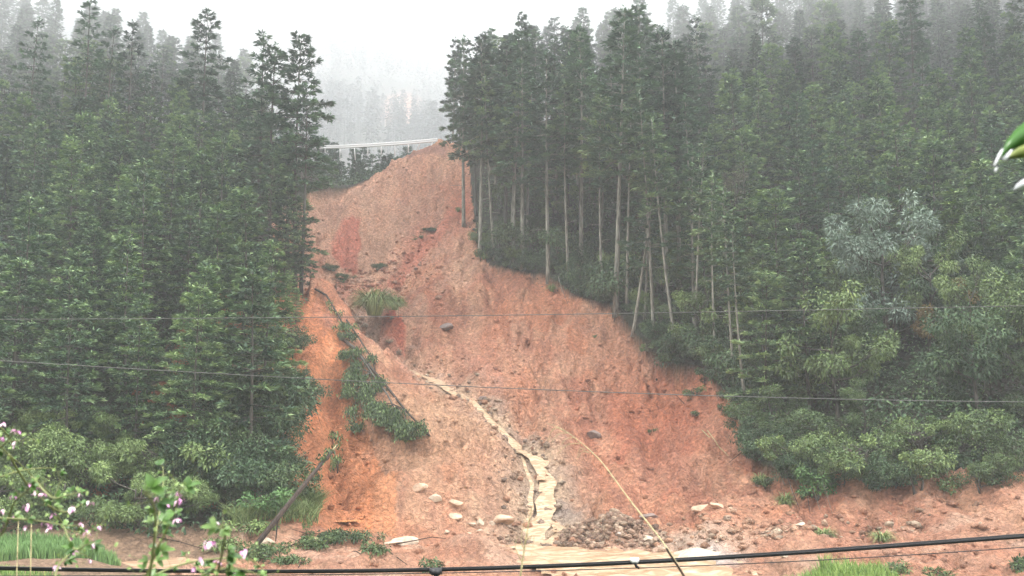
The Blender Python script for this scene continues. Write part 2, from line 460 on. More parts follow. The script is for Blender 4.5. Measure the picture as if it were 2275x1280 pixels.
M = {}
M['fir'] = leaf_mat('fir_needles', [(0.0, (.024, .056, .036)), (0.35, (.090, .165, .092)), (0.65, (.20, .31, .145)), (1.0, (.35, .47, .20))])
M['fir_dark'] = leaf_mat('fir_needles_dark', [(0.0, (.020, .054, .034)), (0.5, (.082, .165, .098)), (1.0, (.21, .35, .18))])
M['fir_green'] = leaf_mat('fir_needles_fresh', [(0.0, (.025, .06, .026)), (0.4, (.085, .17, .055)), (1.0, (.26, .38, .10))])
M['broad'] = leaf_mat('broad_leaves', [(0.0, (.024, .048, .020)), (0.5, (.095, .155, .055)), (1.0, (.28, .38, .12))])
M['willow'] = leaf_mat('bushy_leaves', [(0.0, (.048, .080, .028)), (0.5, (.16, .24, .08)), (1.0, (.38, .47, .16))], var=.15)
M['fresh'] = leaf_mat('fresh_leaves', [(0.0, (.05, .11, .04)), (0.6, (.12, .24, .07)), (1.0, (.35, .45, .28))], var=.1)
M['silver'] = leaf_mat('silvery_leaves', [(0.0, (.10, .15, .12)), (0.5, (.19, .26, .20)), (1.0, (.32, .40, .31))], var=0)
M['rusty'] = leaf_mat('rusty_leaves', [(0.0, (.10, .055, .02)), (0.5, (.17, .12, .035)), (1.0, (.26, .22, .06))], var=0)
M['vine'] = leaf_mat('dry_vine', [(0.0, (.07, .06, .045)), (0.5, (.13, .125, .085)), (1.0, (.24, .22, .17))], var=0)
M['under'] = leaf_mat('undergrowth_leaves', [(0.0, (.018, .042, .022)), (0.5, (.066, .125, .056)), (1.0, (.21, .32, .12))], var=0)
M['grass'] = leaf_mat('grass_blades', [(0.0, (.08, .15, .05)), (0.5, (.17, .30, .07)), (1.0, (.36, .46, .13))], var=0)
M['rice'] = leaf_mat('rice_blades', [(0.0, (.09, .18, .06)), (0.5, (.17, .31, .10)), (1.0, (.30, .45, .16))], var=0)
M['tuft'] = leaf_mat('tussock_blades', [(0.0, (.08, .13, .05)), (0.5, (.22, .29, .10)), (1.0, (.42, .46, .22))], var=.1)
M['far'] = leaf_mat('far_tree_leaves', [(0.0, (.012, .024, .015)), (1.0, (.04, .07, .035))])
M['bark'] = bark_mat('grey_brown_bark', (.05, .045, .038), (.12, .11, .09))
M['bark_pale'] = bark_mat('pale_bark', (.12, .115, .095), (.33, .32, .265))
M['wet_bark'] = bark_mat('wet_dark_bark', (.025, .018, .014), (.075, .05, .038))
M['steel'] = plain('galvanised_steel', (.80, .80, .79), .5, .2)
M['cable'] = plain('black_cable', (.022, .022, .024), .5)
M['wire'] = plain('steel_wire', (.13, .13, .12), .6)
M['straw'] = plain('dry_straw', (.46, .39, .21), .7, 0, .25, 30)

def soil_mat():
    m, n, b = mat('soil')
    L = n.links.new
    tc = node(n, 'ShaderNodeNewGeometry')
    at_ = node(n, 'ShaderNodeAttribute', attribute_name='soilcol')
    def noise(scale, det=6, rough=.6, sc=(1, 1, 1)):
        mp = node(n, 'ShaderNodeMapping'); mp.inputs['Scale'].default_value = sc
        x = node(n, 'ShaderNodeTexNoise'); x.inputs['Scale'].default_value = scale; x.inputs['Detail'].default_value = det; x.inputs['Roughness'].default_value = rough
        L(tc.outputs['Position'], mp.inputs[0]); L(mp.outputs[0], x.inputs[0])
        return x.outputs[0]
    n1 = noise(0.5, 5, .6, (1, .5, .5)); n2 = noise(4.0, 8, .7); n3 = noise(14, 4, .7)
    def crack(scale, width, sc=(1, 1, 1)):
        mp = node(n, 'ShaderNodeMapping'); mp.inputs['Scale'].default_value = sc
        x = node(n, 'ShaderNodeTexNoise'); x.inputs['Scale'].default_value = scale; x.inputs['Detail'].default_value = 6; x.inputs['Distortion'].default_value = .15
        L(tc.outputs['Position'], mp.inputs[0]); L(mp.outputs[0], x.inputs[0])
        return ramp(n, x.outputs[0], [(.5 - width, (1, 1, 1)), (.5, (0, 0, 0)), (.5 + width, (1, 1, 1))])
    ck = node(n, 'ShaderNodeMath', operation='MULTIPLY'); L(crack(.9, .035), ck.inputs[0]); L(crack(2.4, .05, (1, .7, .8)), ck.inputs[1])
    # grain of lighter and darker crumbs
    g = node(n, 'ShaderNodeMath', operation='MULTIPLY_ADD'); L(n2, g.inputs[0]); g.inputs[1].default_value = 2.1; g.inputs[2].default_value = -0.12
    g2 = node(n, 'ShaderNodeMath', operation='MULTIPLY_ADD'); L(n1, g2.inputs[0]); g2.inputs[1].default_value = 0.7; g2.inputs[2].default_value = 0.66
    g3 = node(n, 'ShaderNodeMath', operation='MULTIPLY'); L(g.outputs[0], g3.inputs[0]); L(g2.outputs[0], g3.inputs[1])
    cm = node(n, 'ShaderNodeMath', operation='MULTIPLY_ADD'); L(ck.outputs[0], cm.inputs[0]); cm.inputs[1].default_value = .18; cm.inputs[2].default_value = .78
    g4 = node(n, 'ShaderNodeMath', operation='MULTIPLY'); L(g3.outputs[0], g4.inputs[0]); L(cm.outputs[0], g4.inputs[1]); g3 = g4
    mx = node(n, 'ShaderNodeVectorMath', operation='SCALE'); L(at_.outputs['Color'], mx.inputs[0]); L(g3.outputs[0], mx.inputs['Scale'])
    L(mx.outputs[0], b.inputs['Base Color'])
    vo = node(n, 'ShaderNodeTexVoronoi'); vo.inputs['Scale'].default_value = 3.2
    L(tc.outputs['Position'], vo.inputs['Vector'])
    ad = node(n, 'ShaderNodeMath', operation='ADD'); L(n2, ad.inputs[0])
    m3 = node(n, 'ShaderNodeMath', operation='MULTIPLY'); L(n3, m3.inputs[0]); m3.inputs[1].default_value = .35
    L(m3.outputs[0], ad.inputs[1])
    ad2 = node(n, 'ShaderNodeMath', operation='MULTIPLY_ADD'); L(vo.outputs['Distance'], ad2.inputs[0]); ad2.inputs[1].default_value = -.35; L(ad.outputs[0], ad2.inputs[2])
    bp = node(n, 'ShaderNodeBump'); bp.inputs['Strength'].default_value = 1.0; bp.inputs['Distance'].default_value = 0.36
    ad3 = node(n, 'ShaderNodeMath', operation='MULTIPLY_ADD'); L(ck.outputs[0], ad3.inputs[0]); ad3.inputs[1].default_value = .28; L(ad2.outputs[0], ad3.inputs[2]); L(ad3.outputs[0], bp.inputs['Height']); L(bp.outputs[0], b.inputs['Normal'])
    b.inputs['Roughness'].default_value = 0.75
    b.inputs['Specular IOR Level'].default_value = 0.3
    return m
M['soil'] = soil_mat()

def water_mat(name, deep, foam, scale):
    m, n, b = mat(name)
    L = n.links.new
    tc = node(n, 'ShaderNodeNewGeometry')
    mp = node(n, 'ShaderNodeMapping'); mp.inputs['Scale'].default_value = (0.45, 1.3, 1)
    x = node(n, 'ShaderNodeTexNoise'); x.inputs['Scale'].default_value = scale; x.inputs['Detail'].default_value = 8; x.inputs['Distortion'].default_value = 1.2
    L(tc.outputs['Position'], mp.inputs[0]); L(mp.outputs[0], x.inputs[0])
    L(ramp(n, x.outputs[0], [(0.42, deep), (0.62, foam)]), b.inputs['Base Color'])
    bp = node(n, 'ShaderNodeBump'); bp.inputs['Strength'].default_value = 0.7; bp.inputs['Distance'].default_value = 0.15
    L(x.outputs[0], bp.inputs['Height']); L(bp.outputs[0], b.inputs['Normal'])
    b.inputs['Roughness'].default_value = 0.22
    return m
M['river'] = water_mat('muddy_river', (.37, .24, .14), (.60, .45, .31), 1.6)
M['stream'] = water_mat('muddy_stream', (.38, .25, .15), (.60, .46, .31), 4.0)
M['pond'] = water_mat('muddy_pool', (.42, .27, .17), (.58, .42, .29), 1.1)
M['puddle'] = plain('orange_puddle', (.60, .30, .12), .12)

# ------------------------------------------------------------------ ground sheet
def spaced(segs):
    out = [segs[0][0]]
    for a, b, s in segs:
        k = max(1, int(round((b - a) / s)))
        out += list(np.linspace(a, b, k + 1)[1:])
    return np.array(out)
xs = spaced([(-1300, -200, 25), (-200, -80, 6), (-80, -30, 1.0), (-30, 33, STEP), (33, 80, 0.7), (80, 200, 6), (200, 1300, 25)])
ys = spaced([(-60, 30, 3), (30, 42, .6), (42, 72, STEP * .85), (72, 128, STEP * 1.3), (128, 200, 1.6), (200, 1400, 9), (1400, 1700, 50)])
GX, GY = np.meshgrid(xs, ys)
GZ = height(GX, GY)
GZ = np.clip(GZ, -12, 620)

def blob(px, py, Y, rx, ry, k=2.0):
    p = at(px, py, Y)
    wx = fbm(GX * .35, GY * .35, 61, 3) * .6
    return np.exp(-(((GX - p.x) / rx) ** 2 + ((GY - p.y) / ry) ** 2) ** (k / 2) * (1 + wx))
def soil_colours():
    c = np.empty(GX.shape + (3,))
    def mix(k, colr):
        nonlocal c
        k = np.clip(k, 0, 1)[..., None]
        c = c * (1 - k) + np.array(colr) * k
    c[:] = (.64, .315, .19)                                   # pinkish tan
    big = fbm(GX * .09, GY * .06, 51, 4)
    run = fbm(GX * 1.5 + 2 * big, GY * .13, 59, 3)
    str_ = fbm(GX * .55 + big, GY * .08, 53, 3)
    mix(sstep(-.05, .35, str_) * .7, (.64, .375, .24))
    mix(sstep(.0, .45, -str_) * .8, (.53, .225, .135))
    mid = fbm(GX * .9, GY * .6, 55, 3)
    mix(sstep(.1, .3, mid) * .45, (.68, .40, .24))
    mix(sstep(.1, .3, -mid) * .45, (.43, .19, .12))
    mix(sstep(.12, .32, run) * .5, (.42, .185, .115))                # wet streaks down the fall line
    mix(sstep(.15, .30, fbm(GX * .2, GY * .13, 60, 4)) * .6, (.68, .30, .165))
    mix(sstep(.15, .30, fbm(GX * .2 + 7, GY * .13, 62, 4)) * .35, (.64, .43, .29))
    mix(sstep(96, 112, GY) * .6 * sstep(-.3, .3, big + .2), (.66, .40, .26))    # paler head
    wedge = XY((782, 462, 116), (806, 492, 114), (808, 565, 108), (722, 572, 108), (745, 520, 111))
    wd = d_line(GX, GY, wedge + wedge[:1]) * np.where(in_poly(GX, GY, wedge), 1, -1) + 1.3 * (str_ + mid)
    mix(sstep(-.35, .35, wd) * .85, (.60, .20, .13))                # red wedge
    mix(blob(930, 520, 110, 2.4, 7) * .7, (.52, .19, .115))
    mix(blob(1030, 440, 114, 1.5, 6) * .8, (.50, .165, .10))
    def patch(poly, colr, k=1.0, e=.5):
        wd = d_line(GX, GY, poly + poly[:1]) * np.where(in_poly(GX, GY, poly), 1, -1) + e * (str_ + mid)
        mix(sstep(-.3, .3, wd) * k, colr)
    patch(XY((838, 712, 92), (862, 690, 93.5), (893, 700, 93), (900, 735, 90), (898, 768, 87.5), (868, 765, 88), (845, 740, 90)), (.58, .13, .075))    # red cliff under the tussock
    patch(XY((1020, 425, 116), (1040, 440, 114), (985, 520, 109), (930, 590, 104), (860, 640, 100), (850, 620, 102), (930, 530, 109)), (.62, .235, .15), .75)
    patch(XY((1000, 480, 112), (960, 485, 112), (925, 515, 110), (930, 500, 111), (965, 468, 113)), (.16, .13, .07), .7, .3)
    patch(XY((700, 610, 101), (760, 590, 105), (800, 640, 101), (730, 650, 97)), (.60, .24, .16), .6)
    patch(XY((900, 345, 125), (1000, 335, 124), (990, 350, 122), (940, 352, 123), (905, 362, 123)), (.34, .18, .13), .7, .3)
    patch(XY((745, 640, 99), (790, 690, 94), (770, 690, 94), (735, 655, 97)), (.72, .56, .42), .7, .3)
    patch(XY((1060, 790, 86), (1100, 830, 83), (1130, 900, 76), (1090, 880, 78), (1040, 820, 84)), (.60, .27, .18), .7)
    mix(blob(1080, 800, 85, 4, 8) * .3, (.47, .20, .125))
    mix(blob(1500, 900, 74, 7, 9) * .55, (.60, .20, .11))
    mix(blob(950, 950, 70, 6, 10) * .65, (.64, .40, .235))    # left face, tan
    # orange scarp
    p1 = in_poly(GX, GY, XY((655, 690, 87), (720, 700, 84), (775, 760, 79), (800, 860, 73), (830, 960, 68), (880, 1060, 62), (880, 1165, 56), (620, 1165, 54), (500, 1080, 57), (500, 700, 80)))
    dd = 3.0 * str_ + 1.5 * mid + d_line(GX, GY, XY((720, 700, 84), (775, 760, 79), (800, 860, 73), (830, 960, 68), (880, 1060, 62), (880, 1165, 56)))
    sm = np.where(p1, sstep(-1.2, 1.0, dd), sstep(1.2, -1.0, dd) * .0)
    mix(sm * (.8 + .2 * str_), (.68, .265, .115))
    mix(sm * sstep(.1, .5, str_) * .6, (.72, .37, .20))
    # gully debris: pale and grey
    d = d_line(GX, GY, CHAN)
    mix(np.exp(-(d / 2.2) ** 2) * .7, (.58, .41, .28))
    mix(np.exp(-(d / 1.0) ** 2) * .8 * sstep(84, 78, GY), (.62, .49, .31))
    mix(blob(1200, 1060, 64, 2.6, 4.5) * .7, (.64, .48, .32))
    mix(np.exp(-(d / 3.0) ** 2) * sstep(.1, .4, fbm(GX * .8, GY * .8, 57, 3)) * .5, (.46, .35, .27))
    mix(blob(1255, 1095, 62, 1.3, 1.8, 3) * .85, (.25, .215, .20))
    # foot and bars
    foot = sstep(58, 50, GY)
    mix(foot * .45, (.66, .39, .25))
    mix(foot * sstep(0.05, .35, fbm(GX * .35, GY * .5, 63, 4)) * .5, (.72, .52, .37))
    mix(foot * sstep(0.1, .4, fbm(GX * .3 + 9, GY * .4, 67, 3)) * .6, (.52, .25, .15))
    mix(blob(1570, 1240, 50, 1.7, 2.6, 4), (.68, .60, .52))    # pale washed slab
    mix(blob(1500, 1190, 54.5, 2.2, .9, 3) * .7, (.62, .50, .38))
    mix(blob(1225, 1130, 59.5, 3.2, 3.4) * .75, (.68, .53, .36))
    mix(blob(1500, 1205, 53.5, 4.5, 1.6) * .6, (.68, .54, .39))
    # wooded slopes: leaf litter and green
    ins = in_poly(GX, GY, SLIDE)
    dw = d_line(GX, GY, SLIDE + SLIDE[:1])
    lit = np.where(ins, 0, 1.0)
    litc = np.empty_like(c); litc[:] = (.045, .040, .026)
    gm = sstep(-.2, .4, fbm(GX * .5, GY * .5, 71, 3))[..., None]
    litc = litc * (1 - gm) + np.array((.030, .045, .020)) * gm
    dl = d_line(GX, GY, SLIDE + SLIDE[:1])
    redk = np.maximum(sstep(2.6, .6, dl + 2 * fbm(GX * .3, GY * .3, 75, 2)), sstep(.1, .3, fbm(GX * .5 + 4, GY * .4, 73, 3)) * .8) * ((GX < -12) & (GX > -26) & (GY < 96) & (GY > 56))
    redk = redk[..., None] * .95
    litc = litc * (1 - redk) + np.array((.50, .18, .075)) * redk
    mudk = (sstep(54.5, 52.5, GY + fbm(GX * .4, GY * .4, 79, 2)) * (GX < -5))[..., None]
    litc = litc * (1 - mudk) + np.array((.40, .26, .17)) * mudk
    nearg = sstep(44, 36, GY)[..., None]
    litc = litc * (1 - nearg) + np.array((.07, .11, .035)) * nearg
    c = c * (1 - lit[..., None]) + litc * lit[..., None]
    # bare scar on the far mountainside
    p = at(892, 225, 750)
    k = np.exp(-(((GX - p.x) / 13) ** 2 + ((GY - p.y) / 42) ** 2) ** 1.5)
    k = k[..., None]
    c = c * (1 - k) + np.array((.50, .22, .13)) * k
    return c
GC = soil_colours()
_m = GC.mean(-1, keepdims=True)
GC = np.where(in_poly(GX, GY, SLIDE)[..., None], np.clip((_m * .96 + (GC - _m) * 1.04) * (1.0, .985, 1.06), .01, .9), GC)
def grid_mesh(name, X, Y, Z, m, colr=None, smooth=True):
    ny, nx = X.shape
    V = np.stack([X, Y, Z], -1).reshape(-1, 3).astype(np.float32)
    i = np.arange(ny * nx).reshape(ny, nx)
    F = np.stack([i[:-1, :-1], i[:-1, 1:], i[1:, 1:], i[1:, :-1]], -1).reshape(-1, 4).astype(np.int32)
    me = bpy.data.meshes.new(name)
    me.vertices.add(len(V)); me.vertices.foreach_set('co', V.ravel())
    me.loops.add(F.size); me.loops.foreach_set('vertex_index', F.ravel())
    me.polygons.add(len(F)); me.polygons.foreach_set('loop_start', np.arange(len(F), dtype=np.int32) * 4)
    me.update(calc_edges=True)
    if colr is not None:
        a = me.attributes.new('soilcol', 'FLOAT_COLOR', 'POINT')
        cc = np.concatenate([colr.reshape(-1, 3), np.ones((len(V), 1))], 1).astype(np.float32)
        a.data.foreach_set('color', cc.ravel())
    if smooth: me.polygons.foreach_set('use_smooth', np.ones(len(F), bool))
    me.materials.append(m)
    return link(bpy.data.objects.new(name, me))
ground = tag(grid_mesh('ground', GX, GY, GZ, M['soil'], GC), kind='structure')
# ------------------------------------------------------------------ tree kinds
def rnd(a, b): return rng.uniform(a, b)

def fir_meshes(name, H, start, Rm, dens=1.0, matn='fir', tip=0.30, dead=0.0, droop=1.0, step=0.5, gap=0.0, top_round=0.75, bark='bark', rad=None):
    """a Chinese fir: straight trunk, whorls of branches set with spiky sprays; returns (trunk data, crown data)"""
    tr = MB(); cr = MB()
    rad = rad or (0.07 + H * .0062)
    bx, by = rnd(-.25, .25), rnd(-.25, .25)
    def axis(z):
        t = z / H
        return np.array([bx * math.sin(t * 3.1) , by * math.sin(t * 2.6), z])
    zs = np.linspace(-0.7, H * .99, 14)
    tr.tube([axis(z) for z in zs], [max(.02, rad * (1 - .93 * max(0, z) / H) * (1.25 if z < .3 else 1)) for z in zs], 7)
    # dead stubs below the crown
    for k in range(int(start * H * 1.1)):
        z = rnd(H * .12, H * (start + .12)); a = rnd(0, 6.28); l = rnd(.3, 1.5)
        p = axis(z); q = p + np.array([math.cos(a) * l, math.sin(a) * l, rnd(-.25, .2) * l])
        tr.tube([p, (p + q) / 2 + (0, 0, .05), q], [.022, .016, .008], 4, cap=False)
    P, D, N, L, W, T = [], [], [], [], [], []
    z = H * start
    lob = rnd(0, 6.28)
    while z < H - .15:
        t = (z - H * start) / (H * (1 - start))
        prof = (1 - t) ** top_round * min(1, .55 + t * 5)
        nb = int(round(rnd(4.3, 6.4)))
        a0 = rnd(0, 6.28)
        for k in range(nb):
            if rng.random() < gap: continue
            a = a0 + 6.283 * k / nb + rnd(-.25, .25)
            BL = (Rm * prof * rnd(.5, 1.22) * (1 + .18 * math.sin(a * 2 + lob)) + .22)
            el = R(-6 + 50 * t ** 1.3 + rnd(-8, 8)) * 1.0
            dh = np.array([math.cos(a), math.sin(a), 0])
            p0 = axis(z + rnd(-.15, .15))
            ns = 6
            s = np.linspace(0, 1, ns)
            br = p0 + dh * (s[:, None] * BL * math.cos(el)) + np.array([0, 0, 1]) * ((s * BL * math.sin(el)) - droop * .16 * BL * (s ** 1.6) + .14 * BL * np.clip(s - .6, 0, 1) ** 1.2)[:, None]
            tr.tube(list(br), list(np.linspace(.012 + .012 * BL, .006, ns)), 3, cap=False, t=.2)
            if rng.random() < dead: continue
            nt_ = max(4, int(BL * 7.0 * dens))
            ss = np.sqrt(rng.uniform(.06 if t > .1 else .2, 1, nt_))
            ss[0] = 1.0
            side = rng.uniform(-1, 1, nt_); side[0] = 0
            lat = np.cross(dh, (0, 0, 1.0))
            i = np.clip((ss * (ns - 1)).astype(int), 0, ns - 2); f = ss * (ns - 1) - i
            pb = br[i] * (1 - f)[:, None] + br[i + 1] * f[:, None]
            wdt = BL * .48 * (1.08 - ss) + .10
            pb = pb + lat * (side * wdt)[:, None]
            pb[:, 2] += -.10 * np.abs(side) * wdt + rng.normal(0, .03, nt_)
            dirs = dh * (.35 + .65 * ss)[:, None] + lat * (side * 1.0)[:, None]
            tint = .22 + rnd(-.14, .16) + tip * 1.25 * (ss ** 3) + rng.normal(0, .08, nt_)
            nl = 7
            for j in range(nl):
                dd = dirs + rng.normal(0, .42, (nt_, 3)); dd[:, 2] = dd[:, 2] * .45 + (.12 if j % 3 else .5)
                P.append(pb + rng.normal(0, .05, (nt_, 3))); D.append(dd)
                nn = np.zeros((nt_, 3)); nn[:, 2] = 1; nn += rng.normal(0, .40, (nt_, 3))
                N.append(nn)
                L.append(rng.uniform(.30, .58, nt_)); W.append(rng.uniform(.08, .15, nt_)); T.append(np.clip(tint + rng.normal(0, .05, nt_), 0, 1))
        z += step * rnd(.7, 1.3)
    # leader
    n_ = 26
    hh = rng.uniform(H - 1.0, H + .15, n_)
    aa = rng.uniform(0, 6.28, n_)
    P.append(np.stack([bx * .1 + 0 * hh, by * .3 + 0 * hh, hh], 1)); D.append(np.stack([np.cos(aa), np.sin(aa), 0 * hh + .9], 1)); N.append(rng.normal(0, 1, (n_, 3)))
    L.append(rng.uniform(.25, .4, n_)); W.append(np.full(n_, .08)); T.append(np.full(n_, .6))
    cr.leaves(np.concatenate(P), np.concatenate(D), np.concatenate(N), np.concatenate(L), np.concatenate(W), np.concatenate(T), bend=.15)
    return tr.data(name + '_trunk', M[bark], True), cr.data(name + '_crown', M[matn])

def clump(mb, c, r, n, ls, lw, t0=.5, flat=.75, tvar=.12):
    """a cloud of leaves on the shell of an uneven clump"""
    d = rng.normal(0, 1, (n, 3)); d /= np.linalg.norm(d, axis=1, keepdims=True)
    rr = r * rng.uniform(.35, 1.05, n) ** .6
    P = np.array(c) + d * rr[:, None] * (1, 1, flat)
    D = d * .7 + rng.normal(0, .55, (n, 3)); D[:, 2] -= .15
    N = d * .4 + rng.normal(0, .5, (n, 3)); N[:, 2] += .8
    T = np.clip(t0 + .16 * d[:, 2] * 0 + rng.normal(0, tvar, n), 0, 1)
    mb.leaves(P, D, N, rng.uniform(.7, 1.3, n) * ls, rng.uniform(.7, 1.3, n) * lw, T, bend=.2)

def broad_meshes(name, H, Rm, low=.25, nl=9000, ls=.2, lw=.10, matn='broad', bark='bark', crad=(.45, .95), lean=0.0, stems=1, nclump=46, tip=.2, dens_top=1.0, trad=None):
    """a broad-leaved tree or bush: forking limbs that carry clumps of leaves"""
    tr = MB(); cr = MB()
    tips = []
    trad = trad or (.05 + H * .012)
    for s in range(stems):
        base = np.array([rnd(-.3, .3), rnd(-.3, .3), 0]) * (stems > 1) * Rm * .5
        top = np.array([lean * H + rnd(-.3, .3) + base[0] * 2.2, rnd(-.3, .3) + base[1] * 2.2, H * min(low + .45, .6)])
        zt = np.linspace(-.25, 1, 7)
        pts = [base + (top - base) * max(t, t) * np.array([abs(t) ** .3 * 1, abs(t) ** .3 * 1, 1]) + np.array([.06 * math.sin(t * 6 + s), .06 * math.cos(t * 5), 0]) * H * .15 for t in zt]
        tr.tube(pts, list(np.linspace(trad, trad * .35, 7)), 6)
        for k in range(max(4, int(10 / stems))):
            t = rnd(.35, 1.0) if stems == 1 else rnd(.15, 1.0)
            i = min(5, int(t * 6)); p = pts[i] * (1 - (t * 6 - i)) + pts[i + 1] * (t * 6 - i)
            a = rnd(0, 6.28); l = Rm * rnd(.55, 1.0)
            q = p + np.array([math.cos(a) * l, math.sin(a) * l, rnd(.1, .85) * H * .33])
            mid = (p + q) / 2 + np.array([0, 0, -.12 * l + rnd(0, .2)])
            tr.tube([p, mid, q], [trad * .38, trad * .25, trad * .1], 4, cap=False)
            tips += [q, (mid + q) / 2 + rng.normal(0, .2, 3)]
            for j in range(3):
                e = q + rng.normal(0, Rm * .26, 3); e[2] = q[2] + rnd(-.1, .3) * H * .25
                tr.tube([mid, (mid + e) / 2 + (0, 0, .1), e], [trad * .2, trad * .12, trad * .06], 3, cap=False)
                tips.append(e)
    tips = np.array(tips)
    idx = rng.permutation(len(tips))[:nclump] if len(tips) > nclump else np.arange(len(tips))
    extra = nclump - len(idx)
    C = list(tips[idx])
    for k in range(max(0, extra)):
        a = rnd(0, 6.28); rr = Rm * math.sqrt(rnd(.05, 1)); zz = rnd(low, 1.0)
        env = math.sin(min(1, (zz - low) / (1 - low) * .86 + .14) * math.pi) ** .55
        C.append(np.array([math.cos(a) * rr * env + lean * H * zz, math.sin(a) * rr * env, H * zz * rnd(.88, 1.0)]))
    per = int(nl / len(C))
    for c in C:
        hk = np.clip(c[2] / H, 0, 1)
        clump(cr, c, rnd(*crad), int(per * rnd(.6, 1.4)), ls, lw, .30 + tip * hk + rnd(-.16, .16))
    return tr.data(name + '_trunk', M[bark], True), cr.data(name + '_crown', M[matn])

def grass_data(name, n, r, h, w_, matn='tuft', arch=.6, t0=.5, seed_heads=False):
    """arching blades springing from one foot"""
    mb = MB()
    seg = 5
    for k in range(n):
        a = rnd(0, 6.28); b0 = np.array([math.cos(a), math.sin(a), 0]) * r * .22 * math.sqrt(rng.random())
        out = np.array([math.cos(a + rnd(-.4, .4)), math.sin(a + rnd(-.4, .4)), 0])
        hh = h * rnd(.55, 1.1); rr = r * rnd(.35, 1.05) * arch / .6
        s = np.linspace(0, 1, seg)
        pts = b0 + out * (rr * s ** 1.5)[:, None] + np.array([0, 0, 1]) * (hh * (s * 1.55 - s ** 2.6 * rnd(.75, 1.5)))[:, None]
        lat = np.cross(out, (0, 0, 1))
        ww = w_ * (1 - s ** 2) * .5 + .002
        V = np.concatenate([pts + lat * ww[:, None], pts - lat * ww[:, None]])
        F = [(i, i + 1, seg + i + 1, seg + i) for i in range(seg - 1)]
        mb.add(V, F, float(np.clip(t0 + rnd(-.3, .3), 0, 1)))
    return mb.data(name, M[matn])

def rock_data(name, m, sx, sy, sz, seed, sub=3, cut=.35):
    """an angular boulder"""
    import bmesh
    bm = bmesh.new()
    bmesh.ops.create_icosphere(bm, subdivisions=sub, radius=1)
    r_ = np.random.default_rng(seed)
    pl = [(lambda v: v / np.linalg.norm(v))(r_.normal(0, 1, 3)) for _ in range(9)]
    off = r_.uniform(.42, .82, 9)
    for v in bm.verts:
        p = np.array(v.co)
        for nn, o in zip(pl, off):
            d = p @ nn
            if d > o: p = p - nn * (d - o) * .92
        p = p * (1 + .04 * math.sin(p[0] * 9 + seed) * math.cos(p[1] * 8 + p[2] * 7))
        v.co = p * (sx, sy, sz)
    me = bpy.data.meshes.new(name); bm.to_mesh(me); bm.free()
    me.materials.append(m)
    return me

# the kinds of fir: (trunk, crown) pairs that the single trees share
FIR = {}
def mk(kind, k, f): FIR[kind] = [f(i) for i in range(k)]
mk('tall', 4, lambda i: (fir_meshes('tall_fir', [17, 18.5, 16, 19][i], [.45, .52, .42, .5][i], [2.5, 2.7, 2.4, 2.6][i], 1.3, 'fir_dark', top_round=.62, tip=.34, step=.85, gap=.12)))
mk('full', 5, lambda i: (fir_meshes('full_fir', [14, 15.5, 13, 16.5, 12][i], [.16, .2, .12, .22, .10][i], [3.0, 3.2, 2.8, 3.3, 2.7][i], 1.15, 'fir', top_round=.55, tip=.46, step=.85, gap=.04)))
mk('fresh', 2, lambda i: (fir_meshes('fresh_fir', [11, 9][i], [.08, .06][i], [2.1, 1.8][i], 1.3, 'fir_green', tip=.46, step=.7)))
mk('bare', 2, lambda i: (fir_meshes('bare_topped_fir', [18, 17][i], [.45, .4][i], [2.0, 2.4][i], .8, 'fir_dark', tip=.15, step=.6, gap=.25, dead=.35)))
mk('pole', 3, lambda i: (fir_meshes('tall_stemmed_fir', [19, 20, 18][i], [.38, .44, .36][i], [2.4, 2.5, 2.3][i], 1.25, 'fir_dark', tip=.34, step=.8, gap=.1, bark='bark_pale')))
mk('slim', 3, lambda i: (fir_meshes('slim_fir', [17, 18, 16][i], [.60, .64, .56][i], 1.7, 1.0, 'fir', tip=.3, step=.8, gap=.15, bark='bark_pale', rad=.13)))
FH = {'slim': [17, 18, 16], 'tall': [17, 18.5, 16, 19], 'full': [14, 15.5, 13, 16.5, 12], 'fresh': [11, 9], 'bare': [18, 17], 'pole': [19, 20, 18]}
BR = {}
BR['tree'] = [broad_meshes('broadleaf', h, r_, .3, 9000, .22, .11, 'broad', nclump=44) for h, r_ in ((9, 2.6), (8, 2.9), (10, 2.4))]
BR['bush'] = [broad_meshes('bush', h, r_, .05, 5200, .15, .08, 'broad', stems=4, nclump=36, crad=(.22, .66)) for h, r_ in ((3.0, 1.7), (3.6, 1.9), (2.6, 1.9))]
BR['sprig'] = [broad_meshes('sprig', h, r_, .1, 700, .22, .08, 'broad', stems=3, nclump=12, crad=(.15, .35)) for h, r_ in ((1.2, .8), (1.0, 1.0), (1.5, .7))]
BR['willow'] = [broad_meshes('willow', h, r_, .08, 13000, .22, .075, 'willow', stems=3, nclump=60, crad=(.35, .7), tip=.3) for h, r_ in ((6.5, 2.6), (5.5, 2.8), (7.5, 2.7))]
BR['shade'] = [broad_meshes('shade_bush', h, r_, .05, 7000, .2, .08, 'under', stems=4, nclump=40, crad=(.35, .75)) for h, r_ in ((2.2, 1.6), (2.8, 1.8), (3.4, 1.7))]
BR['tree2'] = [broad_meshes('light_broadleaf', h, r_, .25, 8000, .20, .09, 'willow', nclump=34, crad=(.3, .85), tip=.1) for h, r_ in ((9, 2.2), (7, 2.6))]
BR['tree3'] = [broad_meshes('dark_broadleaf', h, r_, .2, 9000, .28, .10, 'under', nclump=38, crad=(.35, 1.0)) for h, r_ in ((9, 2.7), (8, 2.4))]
BH = {'tree2': [9, 7], 'tree3': [9, 8], 'tree': [9, 8, 10], 'bush': [3.0, 3.6, 2.6], 'willow': [6.5, 5.5, 7.5], 'shade': [2.2, 2.8, 3.4], 'sprig': [1.2, 1.0, 1.5]}

